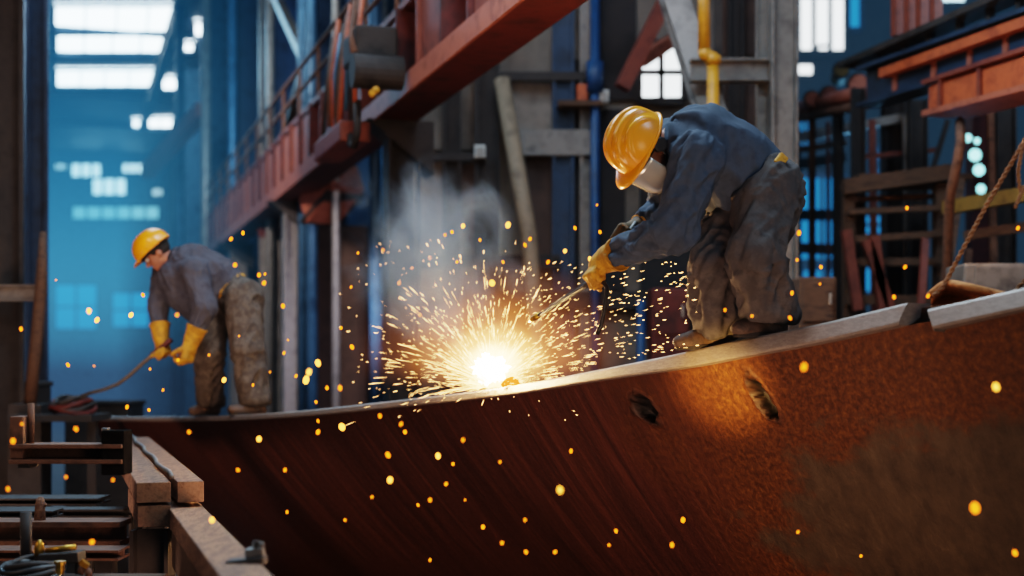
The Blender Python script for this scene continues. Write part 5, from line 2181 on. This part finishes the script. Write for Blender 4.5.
def glow_nodes(nt, out):
    N, L = nt.nodes.new, nt.links.new
    tc = N('ShaderNodeTexCoord')
    ln = N('ShaderNodeVectorMath')
    ln.operation = 'LENGTH'
    L(tc.outputs['Object'], ln.inputs[0])
    r = N('ShaderNodeValToRGB')
    r.color_ramp.interpolation = 'EASE'
    e = r.color_ramp.elements
    e[0].position, e[0].color = 0, (60, 34, 14, 1)
    e[1].position, e[1].color = 1, (0, 0, 0, 1)
    for p, c in ((.12, (28, 13, 4.2)), (.24, (4.2, 1.6, .42)), (.42, (.6, .18, .045)), (.7, (.07, .02, .006))):
        x = e.new(p)
        x.color = (*c, 1)
    L(ln.outputs['Value'], r.inputs[0])
    em = N('ShaderNodeEmission')
    L(r.outputs[0], em.inputs[0])
    sp_ = N('ShaderNodeSeparateXYZ')
    L(tc.outputs['Object'], sp_.inputs[0])
    zr = N('ShaderNodeMapRange')
    zr.interpolation_type = 'SMOOTHSTEP'
    zr.inputs['From Min'].default_value = -.22
    zr.inputs['From Max'].default_value = .12
    zr.inputs['To Max'].default_value = GLOW
    L(sp_.outputs[2], zr.inputs[0])
    L(zr.outputs[0], em.inputs[1])
    L(em.outputs[0], out.inputs['Volume'])


GLOW = 1.5
mb = MB()
mb.ball((0, 0, 0), 1, 24, 16)
vol_obj('weld_glow', mb, 'orange-white bloom around the molten spot, added as a glowing volume', 'glow', WELD + Vector((-.01, 0, .12)) + IN * .03, glow_nodes, (.9, .9, .72))  # bloom halo built as an emissive volume


def smoke_nodes(nt, out):
    N, L = nt.nodes.new, nt.links.new
    tc = N('ShaderNodeTexCoord')
    ln = N('ShaderNodeVectorMath')
    ln.operation = 'LENGTH'
    L(tc.outputs['Object'], ln.inputs[0])
    n = N('ShaderNodeTexNoise')
    n.inputs['Scale'].default_value = 1.9
    n.inputs['Detail'].default_value = 5
    n.inputs['Roughness'].default_value = .62
    n.inputs['Distortion'].default_value = .6
    L(tc.outputs['Object'], n.inputs['Vector'])
    a = N('ShaderNodeMath')
    a.operation = 'MULTIPLY_ADD'
    L(ln.outputs['Value'], a.inputs[0])
    a.inputs[1].default_value = -.42
    L(n.outputs[0], a.inputs[2])
    mr = N('ShaderNodeMapRange')
    mr.inputs['From Min'].default_value = .2
    mr.inputs['From Max'].default_value = .55
    mr.inputs['To Min'].default_value = 0
    mr.inputs['To Max'].default_value = 3.4
    L(a.outputs[0], mr.inputs[0])
    v = N('ShaderNodeVolumePrincipled')
    v.inputs['Color'].default_value = srgb('#8b9cae')
    v.inputs['Anisotropy'].default_value = .1
    L(mr.outputs[0], v.inputs['Density'])
    v.inputs['Emission Color'].default_value = srgb('#78a6c6')  # blue light on the smoke is put in as emission
    es = N('ShaderNodeMath')
    es.operation = 'MULTIPLY'
    L(mr.outputs[0], es.inputs[0])
    es.inputs[1].default_value = .2
    L(es.outputs[0], v.inputs['Emission Strength'])
    L(v.outputs[0], out.inputs['Volume'])


mb = MB()
mb.ball((0, 0, 0), 1, 24, 16)
o = vol_obj('weld_smoke', mb, 'pale drifting smoke rising from the cut towards the red girder', 'smoke', P(432, 262, 9.1), smoke_nodes, (.62, .5, .85))
o.rotation_euler = (0, -.42, 0)


def haze_nodes(nt, out):
    N, L = nt.nodes.new, nt.links.new
    g = N('ShaderNodeNewGeometry')
    s = N('ShaderNodeSeparateXYZ')
    L(g.outputs['Position'], s.inputs[0])
    r = N('ShaderNodeValToRGB')
    mr = N('ShaderNodeMapRange')
    mr.inputs['From Max'].default_value = 13.3
    L(s.outputs[2], mr.inputs[0])
    e = r.color_ramp.elements
    e[0].position, e[0].color = 0, (.03, .05, .085, 1)
    e[1].position, e[1].color = 1, (.002, .02, .05, 1)
    for p, c in ((.17, (.032, .06, .10)), (.27, (.042, .15, .25)), (.45, (.042, .20, .36)), (.7, (.009, .075, .16))):
        x = e.new(p)
        x.color = (*c, 1)
    L(mr.outputs[0], r.inputs[0])
    em = N('ShaderNodeEmission')
    L(r.outputs[0], em.inputs[0])
    em.inputs[1].default_value = .024  # haze brightness by height is put in as emission
    ab = N('ShaderNodeVolumeAbsorption')
    ab.inputs['Color'].default_value = (.55, .75, .85, 1)
    ab.inputs['Density'].default_value = .035
    ad = N('ShaderNodeAddShader')
    L(em.outputs[0], ad.inputs[0])
    L(ab.outputs[0], ad.inputs[1])
    L(ad.outputs[0], out.inputs['Volume'])


mb = MB()
c0 = [H(17, -6.9, .02), H(74.8, -6.9, .02), H(74.8, 2.5, .02), H(17, 2.5, .02)]
mb.prism(c0, [v + Vector((0, 0, 13.2)) for v in c0])
vol_obj('blue_haze', mb, 'blue smoky haze filling the long hall behind the stooping worker', 'haze', (0, 0, 0), haze_nodes)



def bay_nodes(nt, out):
    em = nt.nodes.new('ShaderNodeEmission')
    em.inputs[0].default_value = (.02, .055, .095, 1)  # blue lift added to the bay: the air glows by itself
    em.inputs[1].default_value = .034
    nt.links.new(em.outputs[0], out.inputs['Volume'])


mb = MB()
mb.box((0, 0, 0), 1, 1, 1)
vol_obj('bay_haze', mb, 'faint self-lit blue haze in the bay behind the timber rack', 'haze', (8.0, 24.5, 6.6), bay_nodes, (8.8, 12, 13))

# ------------------------------------------------------------------ light
w = bpy.data.worlds.new('world')
scene.world = w
w.use_nodes = True
bg = w.node_tree.nodes['Background']
bg.inputs[0].default_value = (.10, .16, .24, 1)
bg.inputs[1].default_value = .7


def light(kind, loc, energy, col, size=.3, target=None, **kw):
    l = bpy.data.lights.new('lamp_' + kind.lower(), kind)
    l.energy = energy
    l.color = col
    if kind == 'AREA':
        l.shape = 'DISK'
        l.size = size
    else:
        l.shadow_soft_size = size
    for k_, v_ in kw.items():
        setattr(l, k_, v_)
    o = bpy.data.objects.new(l.name, l)
    COL.objects.link(o)
    o.location = loc
    if target is not None:
        o.rotation_euler = (Vector(target) - Vector(loc)).to_track_quat('-Z', 'Y').to_euler()
    return o


W1 = P(720, 200, 7.0)
light('AREA', (-5.2, 8.3, .7), 85, (1.0, .62, .45), 1.4, (-1.5, 11.6, 1.3))  # unseen warm fill added for the dark far plating
light('AREA', (-.2, 8.8, 8.5), 480, (.62, .84, 1.0), 2.2, W1)                      # cool daylight from the roof glass
light('AREA', (3.6, 4.0, 7.5), 80, (.72, .86, 1.0), 2.0, W1)
light('AREA', (-4.0, 14.5, 9.5), 190, (.6, .82, 1.0), 2.5, P(210, 320, 11.6))          # over the far worker
light('POINT', WELD + Vector((-.05, -.10, .16)), 230, (1.0, .55, .22), .08)           # the cut itself
light('SPOT', P(560, 640, 4.0), 2600, (1.0, .53, .14), .1, P(718, 390, 7.0), spot_size=math.radians(11), spot_blend=1.0)  # unseen spot put in for the glow patch on the plating
light('AREA', (.1, 5.0, .45), 85, (1.0, .6, .42), 1.6, (-2.2, 11, 1.6))           # unseen warm fill added low to lift the hull
light('AREA', (2.4, 2.0, 2.0), 34, (1.0, .72, .48), 1.6, P(900, 380, 6.4))  # warm fill added for the right end of the hull
light('AREA', (-2.0, 17.6, 3.2), 26, (.85, .8, 1.0), 1.0, (-3.6, 23, 1.8), spread=math.radians(100))  # fill added for the dark pillars under the girder
light('AREA', H(15, -2.5, 7.5), 110, (1.0, .82, .74), 1.2, H(24, 3.2, 5.2), spread=math.radians(60))  # fill added for the far red girder panels
light('POINT', (5.2, 13.2, 6.2), 60, (.6, .8, 1.0), .5)
light('AREA', (-4.6, 4.0, 4.6), 34, (1.0, .72, .52), 1.2, P(160, 520, 6.6))            # on the timbers
light('POINT', H(27, 1.5, 8.5), 500, (.35, .7, 1.0), 1.0)
light('POINT', H(20, 2.2, 9.5), 220, (.5, .8, 1.0), .8)
light('AREA', (.6, 12.6, 9.4), 110, (.70, .80, .95), 2.5, Vector((1, 17, 3.5)))           # on the panelled wall
light('AREA', H(8.5, -.6, 6.2), 70, (1.0, .72, .6), 1.2, H(12.5, 3.3, 5.0))            # warm on the red girder
light('POINT', P(985, 150, 10.8), 38, (1.0, .5, .22), .3)                     # orange lamp under the platform
light('POINT', P(905, 240, 24), 260, (.2, .6, 1.0), .6)
light('POINT', P(840, 70, 25), 160, (.8, .9, 1.0), .6)

scene.view_settings.view_transform = 'Filmic'
scene.view_settings.look = 'Medium High Contrast'
scene.view_settings.exposure = .25
scene.cycles.volume_step_rate = 1.0
scene.cycles.max_bounces = 6
scene.cycles.volume_bounces = 0
scene.cycles.sample_clamp_indirect = 6
